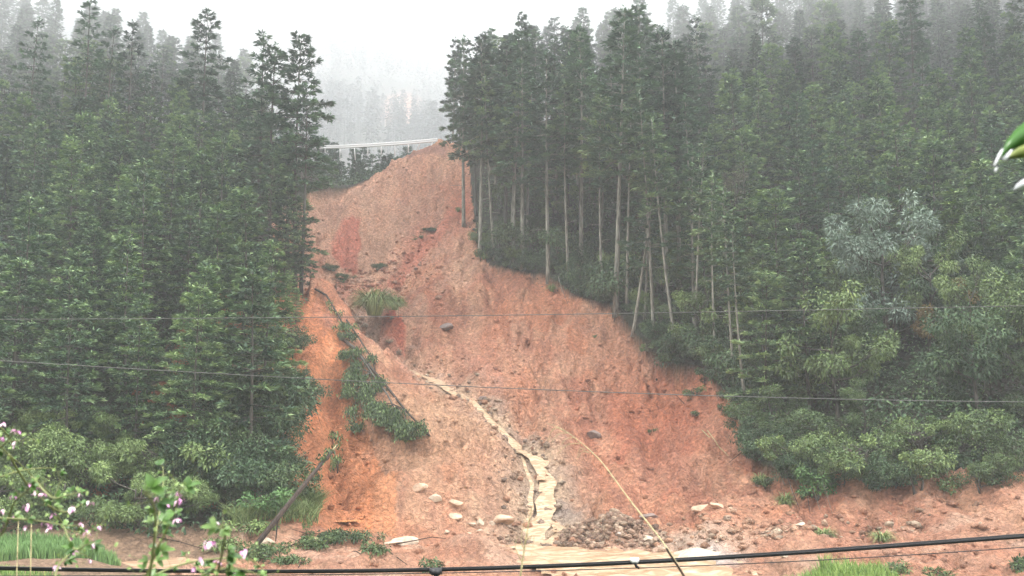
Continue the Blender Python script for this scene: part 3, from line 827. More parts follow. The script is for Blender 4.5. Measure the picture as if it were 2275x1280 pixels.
COUNT = {}
def plant(name, data, loc, s=1.0, rz=None, tilt=(0, 0), label=None, cat='tree', group=None, parts=('trunk', 'crown'), kind=None, sz=1.0):
    o = empty(name, loc)
    o.rotation_euler = (tilt[0], tilt[1], rnd(0, 6.28) if rz is None else rz)
    if tilt != (0, 0): o.rotation_mode = 'ZYX'
    o.scale = (s, s, s * sz)
    for d, pn in zip(data, parts):
        link(bpy.data.objects.new(pn, d), o)
    tag(o, label, cat, group)
    o['category'] = cat
    COUNT[name] = COUNT.get(name, 0) + 1
    return o
def fir_at(kind, p, H, label, group=None, i=None, **k):
    i = int(rng.integers(len(FIR[kind]))) if i is None else i
    return plant('fir_tree', FIR[kind][i], p, H / FH[kind][i], label=label, group=group, **k)
def broad_at(kind, p, H, label, name='broadleaf_tree', group=None, i=None, **k):
    i = int(rng.integers(len(BR[kind]))) if i is None else i
    return plant(name, BR[kind][i], p, H / BH[kind][i], label=label, group=group, **k)
def G(px, py, **k):
    p = hit(px, py, **k); return (p.x, p.y, p.z)
def top_h(p, py):
    """height of a plant on p whose tip is seen at photo row py"""
    return at(1137, py, p[1]).z - p[2]
# ------------------------------------------------------------------ named firs at the edges of the slide
MANY = []          # (object, look, stand, tip x, tip y): labels are written once all stand in place
def many(o, look, st, tx, ty):
    MANY.append((o, look, st, tx, ty))
    return o
ORD = 'first second third fourth fifth sixth seventh eighth ninth tenth eleventh twelfth thirteenth fourteenth fifteenth sixteenth seventeenth eighteenth nineteenth twentieth'.split()
def write_labels(per=14):
    by = {}
    for m in MANY: by.setdefault((m[2], m[1].split('|')[-1]), []).append(m)
    for (st, noun), L_ in by.items():
        L_.sort(key=lambda m: m[4])
        rows = max(1, round(len(L_) / per))
        for r in range(rows):
            row = sorted(L_[len(L_) * r // rows: len(L_) * (r + 1) // rows], key=lambda m: m[3])
            for i, m in enumerate(row):
                look = m[1].replace('|', ' ')
                tail = '' if rows == 1 else f' in {ORD[r]} row down'
                m[0]['label'] = f'{look}, {ORD[i]} from left{tail}, {st}'
TAKEN = []
def edge_fir(px, pyb, pyt, kind, label, i=None, Y=None, tilt=(0, 0), **k):
    p = G(px, pyb) if Y is None else None
    if Y is not None:
        a = at(px, pyb, Y); p = (a.x, Y, ground_z(a.x, Y))
    H = top_h(p, pyt)
    TAKEN.append((p[0], p[1], 2.0))
    return fir_at(kind, p, H, label, i=i, tilt=tilt, **k)

for _px, _py, _Y, _r in [(1975, 600, 69, 3.2), (1960, 600, 64.5, 3.2), (2110, 700, 67, 2.6), (2100, 700, 63.5, 2.5), (1625, 500, 90, 2.5), (1625, 500, 86, 2.0)]:
    _a = at(_px, _py, _Y); TAKEN.append((_a.x, _Y, _r))
# right of the gap
edge_fir(1030, 505, 78, 'pole', 'leftmost tall fir right of the gap, its bare trunk rising from the slide edge', 0)
edge_fir(1066, 570, 76, 'pole', 'tall fir with a thick dark trunk base standing on the notch of the slide edge', 1)
edge_fir(1058, 480, 130, 'tall', 'fir squeezed close behind the two tallest firs right of the gap', 1)
edge_fir(1122, 545, 100, 'tall', 'thin fir between the thick-based fir and the pale trunk to its right', 0)
edge_fir(1160, 598, 78, 'pole', 'fir with a pale bare lower trunk above the flat part of the slide edge', 2)
edge_fir(1218, 618, 110, 'pole', 'fir with a pale curved trunk ending at a yellow grass tuft on the slide edge', 0)
edge_fir(1290, 600, 60, 'pole', 'fir behind the silvery shrub on the slide edge, slender grey trunk', 1)
edge_fir(1368, 700, 20, 'pole', 'tall fir whose long pale trunk leans slightly and ends in roots over the slide', 1, tilt=(0, R(2.5)))
edge_fir(1408, 745, 330, 'pole', 'fir with a slanting thin trunk right of the rooted pale trunk', 2, tilt=(0, R(8)))
edge_fir(1480, 655, 60, 'pole', 'fir with a thick pale mossy trunk right of the slanting trunk', 0)
edge_fir(1508, 640, 100, 'pole', 'thin straight fir just right of the thick mossy trunk', 2)
edge_fir(1425, 520, 10, 'pole', 'fir with a short visible pale trunk high behind the slanting trunk', 1)
for _k, (px, pyb, pyt, lean) in enumerate([(1098, 580, 170, 0), (1140, 588, 190, 1), (1263, 628, 180, 0), (1338, 655, 200, -1), (1392, 690, 180, 1), (1432, 712, 260, 4), (1452, 735, 200, 0), (1500, 770, 250, -1), (1545, 795, 300, 1), (1590, 820, 380, 0), (1632, 870, 420, -1), (1655, 900, 470, 1), (1290, 560, 120, 0), ]):
    p = G(px, pyb); p = G(px, pyb - 10) if in_poly(p[0], p[1], SLIDE) else p
    TAKEN.append((p[0], p[1], 1.4)); H = top_h(p, pyt)
    many(fir_at('slim', p, H, None, group='slim firs along the right rim of the slide', tilt=(R(rnd(-3, 3)), R(lean + rnd(-4, 4)))), 'slim pale-trunked|fir', 'right rim of the slide', *proj(p[0], p[1], p[2] + H))
# left of the gap
edge_fir(655, 640, 86, 'tall', 'tall dark fir on the left edge of the gap, its drooping boughs over the guardrail', 3, Y=89)
edge_fir(668, 650, 190, 'tall', 'dark fir with broad ragged boughs reaching furthest right over the gap', 1, Y=87)
edge_fir(572, 600, 72, 'bare', 'thin-crowned fir left of the gap with sky showing through its top', 0, Y=93)
edge_fir(600, 620, 100, 'tall', 'fir between the thin-crowned top and the tall dark edge tree', 2, Y=91)
edge_fir(442, 600, 28, 'tall', 'fir whose tufted top stands highest in the middle of the left stand', 1, Y=104)
edge_fir(168, 560, -2, 'bare', 'tallest misty fir at upper left with bare trunk below an open crown', 0, Y=103)
edge_fir(55, 600, 42, 'bare', 'sparse misty fir with thin spread branches at the upper left corner', 1, Y=104)
edge_fir(270, 560, 45, 'bare', 'fir with a small round top between the two highest firs upper left', 0, Y=106)
edge_fir(230, 600, 62, 'bare', 'narrow fir just left of the small round-topped fir', 1, Y=102)
edge_fir(455, 900, 590, 'fresh', 'bright green young fir with layered boughs low in the left stand', 0)
edge_fir(320, 960, 740, 'fresh', 'young fir with wide layered boughs above the pale bushes at lower left', 1)
edge_fir(510, 700, 470, 'fresh', 'bright green young fir in the middle of the left stand', 0)
edge_fir(640, 800, 600, 'full', 'fir overhanging the top of the orange scarp', 4, Y=80)
edge_fir(672, 668, 470, 'full', 'dense fir at the rim just above the fallen trunks', 0, Y=86.5)
edge_fir(628, 690, 400, 'full', 'dense fir on the gap side filling below the tall dark edge tree', 1, Y=85)
edge_fir(598, 720, 330, 'full', 'dense fir left of the one filling below the edge tree', 3, Y=84)
edge_fir(640, 560, 300, 'full', 'fir behind the tall dark edge tree with sky to its right', 2, Y=95)
edge_fir(655, 790, 640, 'full', 'small dense fir hanging over the top left corner of the orange scarp', 4, Y=79)
edge_fir(560, 800, 560, 'full', 'full fir one row back from the orange scarp', 0, Y=77)
edge_fir(632, 860, 660, 'full', 'short full fir on the left rim of the orange scarp, its boughs over bare soil', 2, Y=73)
edge_fir(600, 900, 690, 'full', 'full fir lower down the left rim of the orange scarp', 1, Y=69.5)
edge_fir(560, 950, 740, 'full', 'lowest full fir left of the orange scarp above the dark bushes', 3, Y=66)
edge_fir(610, 900, 700, 'fresh', 'young dark fir at the left margin of the orange scarp', 0)

# ------------------------------------------------------------------ the two fir stands
def zone(px, py):
    """a phrase for the place in the stand, true of every fir that gets it"""
    if px < 760:
        a = 'upper' if py < 330 else 'middle' if py < 620 else 'lower'
        return a + ' part of the left stand', {'upper': 'misty grey-green fir', 'middle': 'dark green layered fir', 'lower': 'full green fir'}[a], 'left stand'
    a = 'ridge' if py < 200 else 'upper part' if py < 420 else 'middle part' if py < 680 else 'foot'
    return a + ' of the right stand', {'ridge': 'misty open-crowned fir', 'upper part': 'hazy grey-green fir', 'middle part': 'dark green layered fir', 'foot': 'dark fir above bushes'}[a], 'right stand'
cand = []
yy = 55.0
while yy < 142:
    sp = 3.9 + (yy - 55) * .012 if yy < 112 else 3.6
    xx = -78 + rnd(0, 3)
    while xx < 85:
        cand.append((xx + rnd(-1.1, 1.1), yy + rnd(-1.1, 1.1))); xx += sp
    yy += sp * .92
cx = np.array([c[0] for c in cand]); cy = np.array([c[1] for c in cand])
cz = height(cx, cy)
ins = in_poly(cx, cy, SLIDE); dsl = d_line(cx, cy, SLIDE + SLIDE[:1])
NF = 0
order = np.argsort(cy)
stand = []
for k in order:
    x, y, z = cx[k], cy[k], cz[k]
    bx_, by_ = proj(x, y, z)
    tx_, ty_ = proj(x, y, z + 15)
    if ins[k] or dsl[k] < 1.0: continue
    if abs(bx_ - 1955) < 95 and y < 70.5: continue
    if abs(bx_ - 2110) < 60 and y < 67: continue
    if bx_ < -60 or bx_ > 2335 or ty_ > 1280 or by_ < -30: continue
    right = x > -8
    if not right and y > 122 and x > -34: continue
    if right and y > 141: continue
    if not right and y > 128: continue
    # the open ground of broad-leaved growth along the foot
    if right and (y < 60 + 3 * math.sin(x * .3)): continue
    if not right and y < 57 + 6 * (x < -42): continue
    if any((x - a) ** 2 + (y - b) ** 2 < r_ * r_ for a, b, r_ in TAKEN): continue
    if right and dsl[k] > 3 and rng.random() < (.5 if by_ > 700 else .05): continue
    stand.append((x, y, z, bx_, by_, right))
# the trees that show largest stay single; what stands behind them becomes one mass
lay = np.zeros((130, 232), int); gain = []
stand.sort(key=lambda t: t[1])
for t in stand:
    x, y, z, bx_, by_, right = t
    cxp, cyp = proj(x, y, z + 9.5); hw = 2.6 / y * FPX / 10; hh_ = 5.2 / y * FPX / 10
    i0, i1 = int(max(0, cyp / 10 - hh_)), int(min(129, cyp / 10 + hh_)); j0, j1 = int(max(0, cxp / 10 - hw)), int(min(231, cxp / 10 + hw))
    blk = lay[i0:i1 + 1, j0:j1 + 1]
    gain.append(float((blk == 0).sum() + .35 * (blk == 1).sum()) if i1 > i0 and j1 > j0 else 0.0)
    lay[i0:i1 + 1, j0:j1 + 1] += 1
keep_n = 222
cut_ = sorted(gain, reverse=True)[min(keep_n, len(gain) - 1)]
MASS = [t for t, g in zip(stand, gain) if g <= cut_]
stand = [t for t, g in zip(stand, gain) if g > cut_]
print('stand', len(stand), 'mass', len(MASS))
for x, y, z, bx_, by_, right in stand:
    if right:
        if bx_ < 1560 and by_ > 330: kind, H = ('pole' if rng.random() < .55 else 'tall'), rnd(15, 19)
        elif by_ < 330: kind, H = ('tall' if rng.random() < .35 else 'full'), rnd(13, 17.5)
        else: kind, H = ('full' if rng.random() < .75 else 'fresh' if rng.random() < .4 else 'tall'), rnd(9.5, 14.5)
        if kind == 'fresh': H *= .75
    else:
        if by_ < 430: kind, H = ('bare' if rng.random() < .15 else 'tall' if rng.random() < .3 else 'full'), rnd(12, 16.5)
        else: kind, H = ('full' if rng.random() < .8 else 'fresh' if rng.random() < .5 else 'tall'), rnd(9.5, 14)
        if y > 96: H = min(H, rnd(11, 13.5))
        if kind == 'fresh': H *= .75
    pt = proj(x, y, z + H)
    ph, look, st = zone(bx_, proj(x, y, z + H * .7)[1])
    look = {'fresh': 'bright green young', 'bare': 'thin-crowned misty'}.get(kind, look.replace(' fir', '').replace(' above bushes', '')) + '|fir'
    many(fir_at(kind, (x, y, z - .1), H, None, group='firs in the ' + st, tilt=(R(rnd(-2, 2)), R(rnd(-2, 2))), sz=rnd(.94, 1.06)), look, st, *pt)
# ------------------------------------------------------------------ undergrowth and bushes on the wooded slopes
def undergrowth():
    mb = MB()
    n = 12500
    x = rng.uniform(-75, 75, n); y = 44 + 100 * rng.random(n) ** 1.1
    ins = in_poly(x, y, SLIDE); d = d_line(x, y, SLIDE + SLIDE[:1])
    px = 1137.5 + FPX * x / (y * 1.0)
    pond = d_line(x, y, POND + POND[:1]) < 1.5
    keep = ~ins & (d > .25) & (px > -120) & (px < 2400) & ~(in_poly(x, y, POND) | pond) & ~((x < 0) & (y < 50.5)) & ~((x > -14) & (x < 12) & (y > 127))
    # thin out where red ground shows through on the left bank
    keep &= ~((x < -15) & (x > -22) & (y > 62) & (y < 90) & (rng.random(n) < .55))
    x, y, d = x[keep], y[keep], d[keep]
    z = height(x, y)
    for i in range(len(x)):
        r = rnd(.35, .8) * (1.35 if d[i] > 2.5 else .8) * (1 + .9 * (y[i] > 105))
        clump(mb, (x[i], y[i], z[i] + r * .55), r, int(24 + 14 * (y[i] < 75)), .32, .13, rnd(.25, .75) if rng.random() < .5 else .35, flat=.85)
    return mb
tag(undergrowth().build('undergrowth', M['under']), kind='stuff')

# ferns and bushes right along the broken rim of the slide
RIM = [(1060, 548), (1085, 575), (1110, 585), (1140, 592), (1172, 600), (1206, 600), (1245, 618), (1275, 640), (1300, 648), (1330, 655), (1345, 672), (1395, 695), (1430, 715), (1448, 750), (1468, 780), (1500, 790), (1530, 800), (1560, 812), (1600, 840), (1625, 870), (1655, 905), (1650, 950), (1680, 990), (1700, 1020), (1735, 1050), (1770, 1080), (1830, 1085), (1880, 1075), (1930, 1080), (1985, 1085), (2035, 1090), (2085, 1092), (2130, 1095), (2180, 1092), (2225, 1088), (2270, 1085), (1905, 1060), (2010, 1066), (2110, 1070), (2210, 1066)]
for k, (px, py) in enumerate(RIM):
    p = at(px, py, 60)
    q = G(px + 12, py - 6) if k < 26 else G(px, py)
    kind = 'shade' if k % 3 else 'bush'
    if k >= 26 and rng.random() < .35: continue
    TIP = proj(q[0], q[1], q[2] + 1.6)
    many(plant('bush', BR[kind][k % 3], (q[0], q[1], q[2] - .25), (rnd(1.5, 2.6) if k < 14 else rnd(1.5, 4.0)) / BH[kind][k % 3], cat='bush', group='bushes along the right rim of the slide'), 'dark leafy|bush', 'right rim of the slide', *TIP)

# young growth between the bare trunks above the slide
_n = 0; _pts = []
for k in range(2000):
    px, py = rnd(1085, 1560), rnd(430, 740)
    q = G(px, py)
    if in_poly(q[0], q[1], SLIDE) or d_line(np.array([q[0]]), np.array([q[1]]), SLIDE)[0] < 1.2 or q[1] > 112: continue
    if any((q[0] - a) ** 2 + (q[1] - b) ** 2 < 3.0 ** 2 for a, b in _pts): continue
    _pts.append((q[0], q[1])); _n += 1
    kd = 'bush' if rng.random() < .6 else 'shade'; i = int(rng.integers(3)); H = rnd(2.0, 4.6)
    TIP = proj(q[0], q[1], q[2] + H)
    many(plant('bush', BR[kd][i], (q[0], q[1], q[2] - .2), H / BH[kd][i], cat='bush', group='bushes among the bare trunks', sz=rnd(.9, 1.5)), 'green' + ' leafy' * (kd == 'bush') + '|bush', 'bare trunks right of the slide', *TIP)
    if _n > 40: break

# broad-leaved trees and bushes at the foot of the right stand
def broad_band():
    pts = []
    for k in range(4000):
        if len(pts) > 92: break
        px, py = rnd(1500, 2330), rnd(640, 1095)
        q = G(px, py)
        if in_poly(q[0], q[1], SLIDE) or d_line(np.array([q[0]]), np.array([q[1]]), SLIDE)[0] < .8: continue
        if q[1] > 80: continue
        if q[1] < 69 and abs(px - 1960) < 95 and py < 960: continue
        if q[1] < 68 and abs(px - 2110) < 60 and py < 960: continue
        if any((q[0] - a) ** 2 + (q[1] - b) ** 2 < 2.6 ** 2 for a, b, _ in pts): continue
        pts.append(q)
    return pts
for q in broad_band():
    front = d_line(np.array([q[0]]), np.array([q[1]]), SLIDE)[0] < 4.0
    if (front and rng.random() < .6) or rng.random() < .12:
        k = int(rng.integers(3)); H = rnd(1.8, 3.4)
        TIP = proj(q[0], q[1], q[2] + H)
        many(plant('bush', BR['bush'][k], (q[0], q[1], q[2] - .2), H / BH['bush'][k], cat='bush', group='bushes at the foot of the right stand'), 'green leafy|bush', 'foot of right stand', *TIP)
    else:
        kd = ('tree', 'tree', 'tree2', 'tree3')[int(rng.integers(4))]
        k = int(rng.integers(len(BR[kd]))); H = rnd(4.5, 9.5)
        TIP = proj(q[0], q[1], q[2] + H)
        many(plant('broadleaf_tree', BR[kd][k], (q[0], q[1], q[2] - .2), H / BH[kd][k], cat='tree', group='broad-leaved trees at the foot of the right stand', sz=rnd(.85, 1.2)), {'tree': 'broad-leaved', 'tree2': 'light green loose', 'tree3': 'dark large-leaved'}[kd] + '|tree', 'foot of right stand', *TIP)

# pale bushy trees at lower left, and the darker bushes behind and beside them
WIL = [(20, 1150, 872, 56), (95, 1120, 842, 60), (190, 1150, 885, 56), (262, 1110, 862, 60), (335, 1140, 915, 57), (120, 1165, 975, 52.5), (300, 1175, 990, 52.5), (385, 1160, 1000, 53.5), (440, 1100, 905, 58), (520, 1110, 930, 58), (600, 1070, 925, 60), (590, 1130, 985, 56.5), (-20, 1160, 960, 52)]
WL = ['pale green bushy tree at the left picture edge', 'tallest pale green bushy tree at lower left, its top pointed', 'rounded bushy tree behind the pink flowers', 'bushy tree with yellow-tipped crown at lower left', 'rounded bushy tree right of the yellow-tipped one', 'low spreading bush over the rice at lower left', 'low spreading bush above the left edge of the muddy pool', 'low bush above the middle of the muddy pool', 'dark bushy tree under the young firs, left of the orange scarp', 'dark green bushy tree left of the orange scarp', 'bush leaning over the left edge of the orange scarp', 'low leafy bush behind the pale-leaved shrub', 'bush in front of the trees at the left picture edge']
for (px, pyb, pyt, Y), lb in zip(WIL, WL):
    a = at(px, pyb, Y); z = ground_z(a.x, Y)
    H = at(px, pyt, Y).z - z
    k = int(rng.integers(3)); kind = 'willow' if px < 400 else 'tree' if 0 else 'shade' if 'dark' in lb else 'bush'
    s_ = H / BH[kind][k]
    plant('bushy_tree' if 'tree' in lb else 'bush', BR[kind][k], (a.x, Y, z - .2), s_ , label=lb, cat='tree' if 'tree' in lb else 'bush')
for px, py, Y, H, lb in [(630, 930, 68, 2.8, 'leafy bush overhanging the left rim of the orange scarp at mid height'), (668, 885, 71, 1.9, 'ragged bush sticking furthest right into the orange scarp'), (612, 975, 65, 3.0, 'bush below the ragged one on the left rim of the orange scarp'), (585, 1010, 62.5, 3.2, 'large dark bush on the lower left rim of the orange scarp'), (640, 820, 75, 2.6, 'bush under the short full fir on the left rim'), (575, 960, 64.5, 3.6, 'dark bush behind the large one on the lower left rim'), (605, 1060, 59.5, 2.4, 'bush at the lowest point of the left rim of the orange scarp')]:
    a = at(px, py, Y); k = int(rng.integers(3)); kd = 'bush' if 'leafy' in lb or 'below' in lb else 'shade'
    plant('bush', BR[kd][k], (a.x, Y, ground_z(a.x, Y) - .2), H / BH[kd][k], label=lb, cat='bush')
n_ = 0
for k in range(900):
    px, py = rnd(385, 600), rnd(960, 1110)
    q = G(px, py)
    if q[1] > 63 or in_poly(q[0], q[1], SLIDE) or d_line(np.array([q[0]]), np.array([q[1]]), SLIDE)[0] < 1: continue
    if any((q[0] - a) ** 2 + (q[1] - b) ** 2 < 2.4 ** 2 for a, b in [(t[0], t[1]) for t in TAKEN]): continue
    TAKEN.append((q[0], q[1], 2)); n_ += 1
    kind = 'bush' if rng.random() < .4 else 'shade'; i = int(rng.integers(3)); H = rnd(2.6, 4.4)
    TIP = proj(q[0], q[1], q[2] + H)
    many(plant('bush', BR[kind][i], (q[0], q[1], q[2] - .2), H / BH[kind][i], cat='bush', group='bushes at the foot of the left stand'), 'dark green|bush', 'foot of left stand', *TIP)
    if n_ > 20: break

# single trees that stand out
def special(name, mk_, px, pyb, pyt, Y, label, cat='tree', H0=None, **k):
    a = at(px, pyb, Y); z = ground_z(a.x, Y)
    H = at(px, pyt, Y).z - z
    return plant(name, mk_, (a.x, Y, z - .2), H / H0, label=label, cat=cat, **k)
sil = broad_meshes('silver_tree', 9, 2.3, .62, 8000, .24, .06, 'silver', 'bark', nclump=44, crad=(.35, .7), lean=-.04)
special('silver_leaved_tree', sil, 1965, 660, 380, 70, 'silvery grey-leaved tree with a thin forked trunk in the right stand', H0=9)
sil2 = broad_meshes('silver_sapling', 3, .8, .3, 900, .22, .06, 'silver', nclump=9, crad=(.25, .45))
special('silver_leaved_sapling', sil2, 2030, 640, 535, 72, 'small silvery sapling right of the thin forked trunk', H0=3)
rus = broad_meshes('rusty_tree', 8, 1.9, .3, 4200, .2, .1, 'rusty', nclump=26, crad=(.35, .7))
special('rusty_leaved_tree', rus, 2110, 760, 575, 67, 'tree with rusty orange and yellow leaves in the right stand', H0=8)
vin = broad_meshes('vine_tree', 12, 2.0, .3, 9000, .16, .045, 'vine', nclump=54, crad=(.4, .8))
special('vine_covered_tree', vin, 1625, 640, 325, 91, 'dead-looking tree draped in dry beige vines above the slide', H0=12)
yel = [(1690, 420, 385), (1560, 610, 640), (1715, 560, 520), (2130, 600, 470), (2170, 410, 400), (2150, 920, 960), (2010, 900, 960)]
# pale-leaved shrub beside the pole
fr = broad_meshes('fresh_shrub', 2.6, 1.3, .1, 2600, .20, .11, 'fresh', nclump=22, stems=3, crad=(.3, .5))
special('pale_leaved_shrub', fr, 592, 1140, 1045, 54, 'light green shrub with pale leaf tips left of the leaning pole', cat='shrub', H0=2.6)
fr2 = broad_meshes('fresh_shrub', 2.2, .9, .1, 1400, .20, .10, 'fresh', nclump=12, stems=3, crad=(.25, .45))
special('pale_leaved_shrub', fr2, 1820, 1120, 1020, 57, 'pale-leaved shrub hanging over the bank below the right stand', cat='shrub', H0=2.2)

# ------------------------------------------------------------------ the far mountainside: a misty wood, and the dark wood in the gap
def simple_fir(mb, x, y, z, H, r, n=70, t=.3, tr=True, k=1.0):
    zs = z + H * (.12 + .88 * rng.random(n) ** .8)
    tt = (zs - z) / H
    a = rng.uniform(0, 6.28, n)
    rr = r * (1 - tt) ** .7 * rng.uniform(.1, 1, n)
    P = np.stack([x + np.cos(a) * rr, y + np.sin(a) * rr, zs], 1)
    D = np.stack([np.cos(a), np.sin(a), rng.normal(-.1, .3, n)], 1)
    N = rng.normal(0, .5, (n, 3)); N[:, 2] += 1
    mb.leaves(P, D, N, rng.uniform(.8, 1.6, n) * r * .36 * k, rng.uniform(.8, 1.4, n) * r * .17 * k, np.clip(t + rng.normal(0, .2, n), 0, 1))
    if tr: mb.tube([(x, y, z - .5), (x, y, z + H * .97)], [H * .014, .03], 4, cap=False, t=.1)
def far_wood():
    mb = MB(); n = 0; FX = []
    for k in range(60000):
        y = 540 + 760 * rng.random() ** 1.3; x = rng.uniform(-560, 90)
        px = 1137.5 + FPX * x / y
        if px < -60 or px > 1320 or rng.random() < .35: continue
        p = at(892, 225, 750)
        if abs(x - p.x) < 13 and abs(y - p.y) < 42: continue
        FX.append((x, y)); n += 1
        if n > 3400: break
    fx = np.array(FX); fz = height(fx[:, 0], fx[:, 1])
    for (x, y), z in zip(FX, fz):
        simple_fir(mb, x, y, z, rnd(18, 32), rnd(3.4, 5.4), 130 if y < 720 else 40, .3, y < 720)
    return mb
tag(far_wood().build('misty_wood', M['far']), kind='stuff')
mb = MB()
for x, y, z, bx_, by_, right in MASS:
    simple_fir(mb, x, y, z, rnd(11, 15), rnd(2.2, 2.9), 1100, .35, True, .52)
tag(mb.build('background_firs', M['fir']), kind='stuff')
FARF = []
for H, r in ((15, 2.4), (17, 2.6), (13, 2.3)):
    mb = MB(); simple_fir(mb, 0, 0, 0, H, r, 900, .3)
    # leaf size kept small for the nearer wood
    FARF.append(fir_meshes('gap_fir', H, .2, r, .8, 'fir_dark', tip=.2, step=.8))
n = 0
GAPT = []
for k in range(3000):
    nearrow = n < 20
    y = rnd(131, 150) if nearrow else rnd(150, 195); tx = rnd(685, 925) if nearrow else rnd(640, 1000); x = at(tx, 340, y).x
    z = ground_z(x, y)
    want = rnd(340, 378) if nearrow else rnd(318, 338)
    H = at(tx, want, y).z - z
    if H < 7 or H > 25: continue
    if any((x - a) ** 2 + (y - b) ** 2 < 8 for a, b in GAPT): continue
    GAPT.append((x, y)); n += 1
    i = n % 3
    many(plant('fir_tree', FARF[i], (x, y, z - .2), H / [15, 17, 13][i], group='grey firs in the gap behind the guardrail'), 'grey misty|fir', 'gap behind the guardrail', tx, want)
    if n > 34: break
print('gap', n, COUNT)
# ------------------------------------------------------------------ water
def sheet(name, poly, z, m, step=.3, grow=.8, amp=.04):
    P = np.array(poly); x0, y0 = P.min(0) - 1.5; x1, y1 = P.max(0) + 1.5
    X, Y = np.meshgrid(np.arange(x0, x1, step), np.arange(y0, y1, step))
    Z = z + amp * fbm(X * .9, Y * 1.6, 201, 3)
    k = in_poly(X, Y, poly) | (d_line(X, Y, poly + poly[:1]) < grow)
    V = np.stack([X, Y, Z], -1).reshape(-1, 3)
    i = np.arange(X.size).reshape(X.shape)
    kk = k[:-1, :-1] & k[1:, :-1] & k[:-1, 1:] & k[1:, 1:]
    F = np.stack([i[:-1, :-1], i[:-1, 1:], i[1:, 1:], i[1:, :-1]], -1)[kk]
    used = np.unique(F); re_ = -np.ones(len(V), int); re_[used] = np.arange(len(used))
    mb = MB(); mb.add(V[used], re_[F], .5)
    return tag(mb.build(name, m, smooth=True), kind='structure')
sheet('river', RIVER, RIV_Z - .05, M['river'], .22, .9, .16)
sheet('muddy_pool', POND, RIV_Z - .05, M['pond'], .4, .8, .05)
PUD = XY((715, 1158, 56.2), (735, 1138, 57.6), (780, 1140, 57.4), (820, 1150, 56.8), (760, 1160, 56.2))
pz = max(ground_z(*p) for p in [PUD[0], PUD[2]]) + .02
sheet('puddle', PUD, ground_z(*XY((765, 1150, 56.9))[0]) + .10, M['puddle'], .12, .05, .0)
def ribbon(name, px_pts, wfun, m, lift=.05, seed=0):
    P = [Vector(at(*p)) for p in px_pts]
    pts = []
    for a, b in zip(P[:-1], P[1:]):
        k = max(2, int((b - a).length / .35))
        for j in range(k): pts.append(a + (b - a) * (j / k))
    pts.append(P[-1])
    n = len(pts); t = np.linspace(0, 1, n)
    x = np.array([p.x for p in pts]) + .5 * fbm(t * n * .12, t * 0 + seed, 5 + seed, 2); y = np.array([p.y for p in pts])
    dx, dy = np.gradient(x), np.gradient(y); L = np.hypot(dx, dy) + 1e-9; nx, ny = -dy / L, dx / L
    rows = []
    for s in (-1, -.5, 0, .5, 1):
        w_ = wfun(t) * (1 + .7 * fbm(t * n * .25, t * 0 + 3 * s, 8 + seed, 2))
        X, Y = x + nx * w_ * s, y + ny * w_ * s
        rows.append((X, Y, height(X, Y)))
    zc = np.minimum(rows[2][2], (rows[1][2] + rows[3][2]) / 2)
    zc = np.convolve(np.pad(rows[2][2], 2, mode='edge'), np.ones(5) / 5, 'valid') + lift
    V = []
    for j, (X, Y, Z) in enumerate(rows):
        V.append(np.stack([X, Y, np.maximum(zc - .02 * abs(j - 2), Z * .5 + zc * .5) + .0], 1))
    V = np.concatenate(V)
    F = [(j * n + i, (j + 1) * n + i, (j + 1) * n + i + 1, j * n + i + 1) for j in range(4) for i in range(n - 1)]
    mb = MB(); mb.add(V, F, .5)
    return tag(mb.build(name, m, smooth=True), kind='structure')
ribbon('stream', CH_PX[6:], lambda t: .32 + .16 * t + .18 * np.exp(-((t - .75) / .12) ** 2), M['stream'], .22)
ribbon('stream', CH_PX[5:13], lambda t: .34 + .16 * np.sin(t * 19) ** 2, M['stream'], .30, 12)
ribbon('stream', [(665, 610, 100.5)] + CH_PX[1:5], lambda t: .3 + 0 * t, M['stream'], .1, 3)
ribbon('stream', [(1150, 968, 71), (1170, 1010, 68), (1178, 1060, 65), (1172, 1120, 61), (1178, 1170, 57.5)], lambda t: .10 + .08 * t, M['stream'], .1, 6)
ribbon('stream', [(1212, 1110, 61.5), (1255, 1150, 58.2), (1235, 1200, 54.6)], lambda t: .3 + .6 * t, M['stream'], .1, 9)

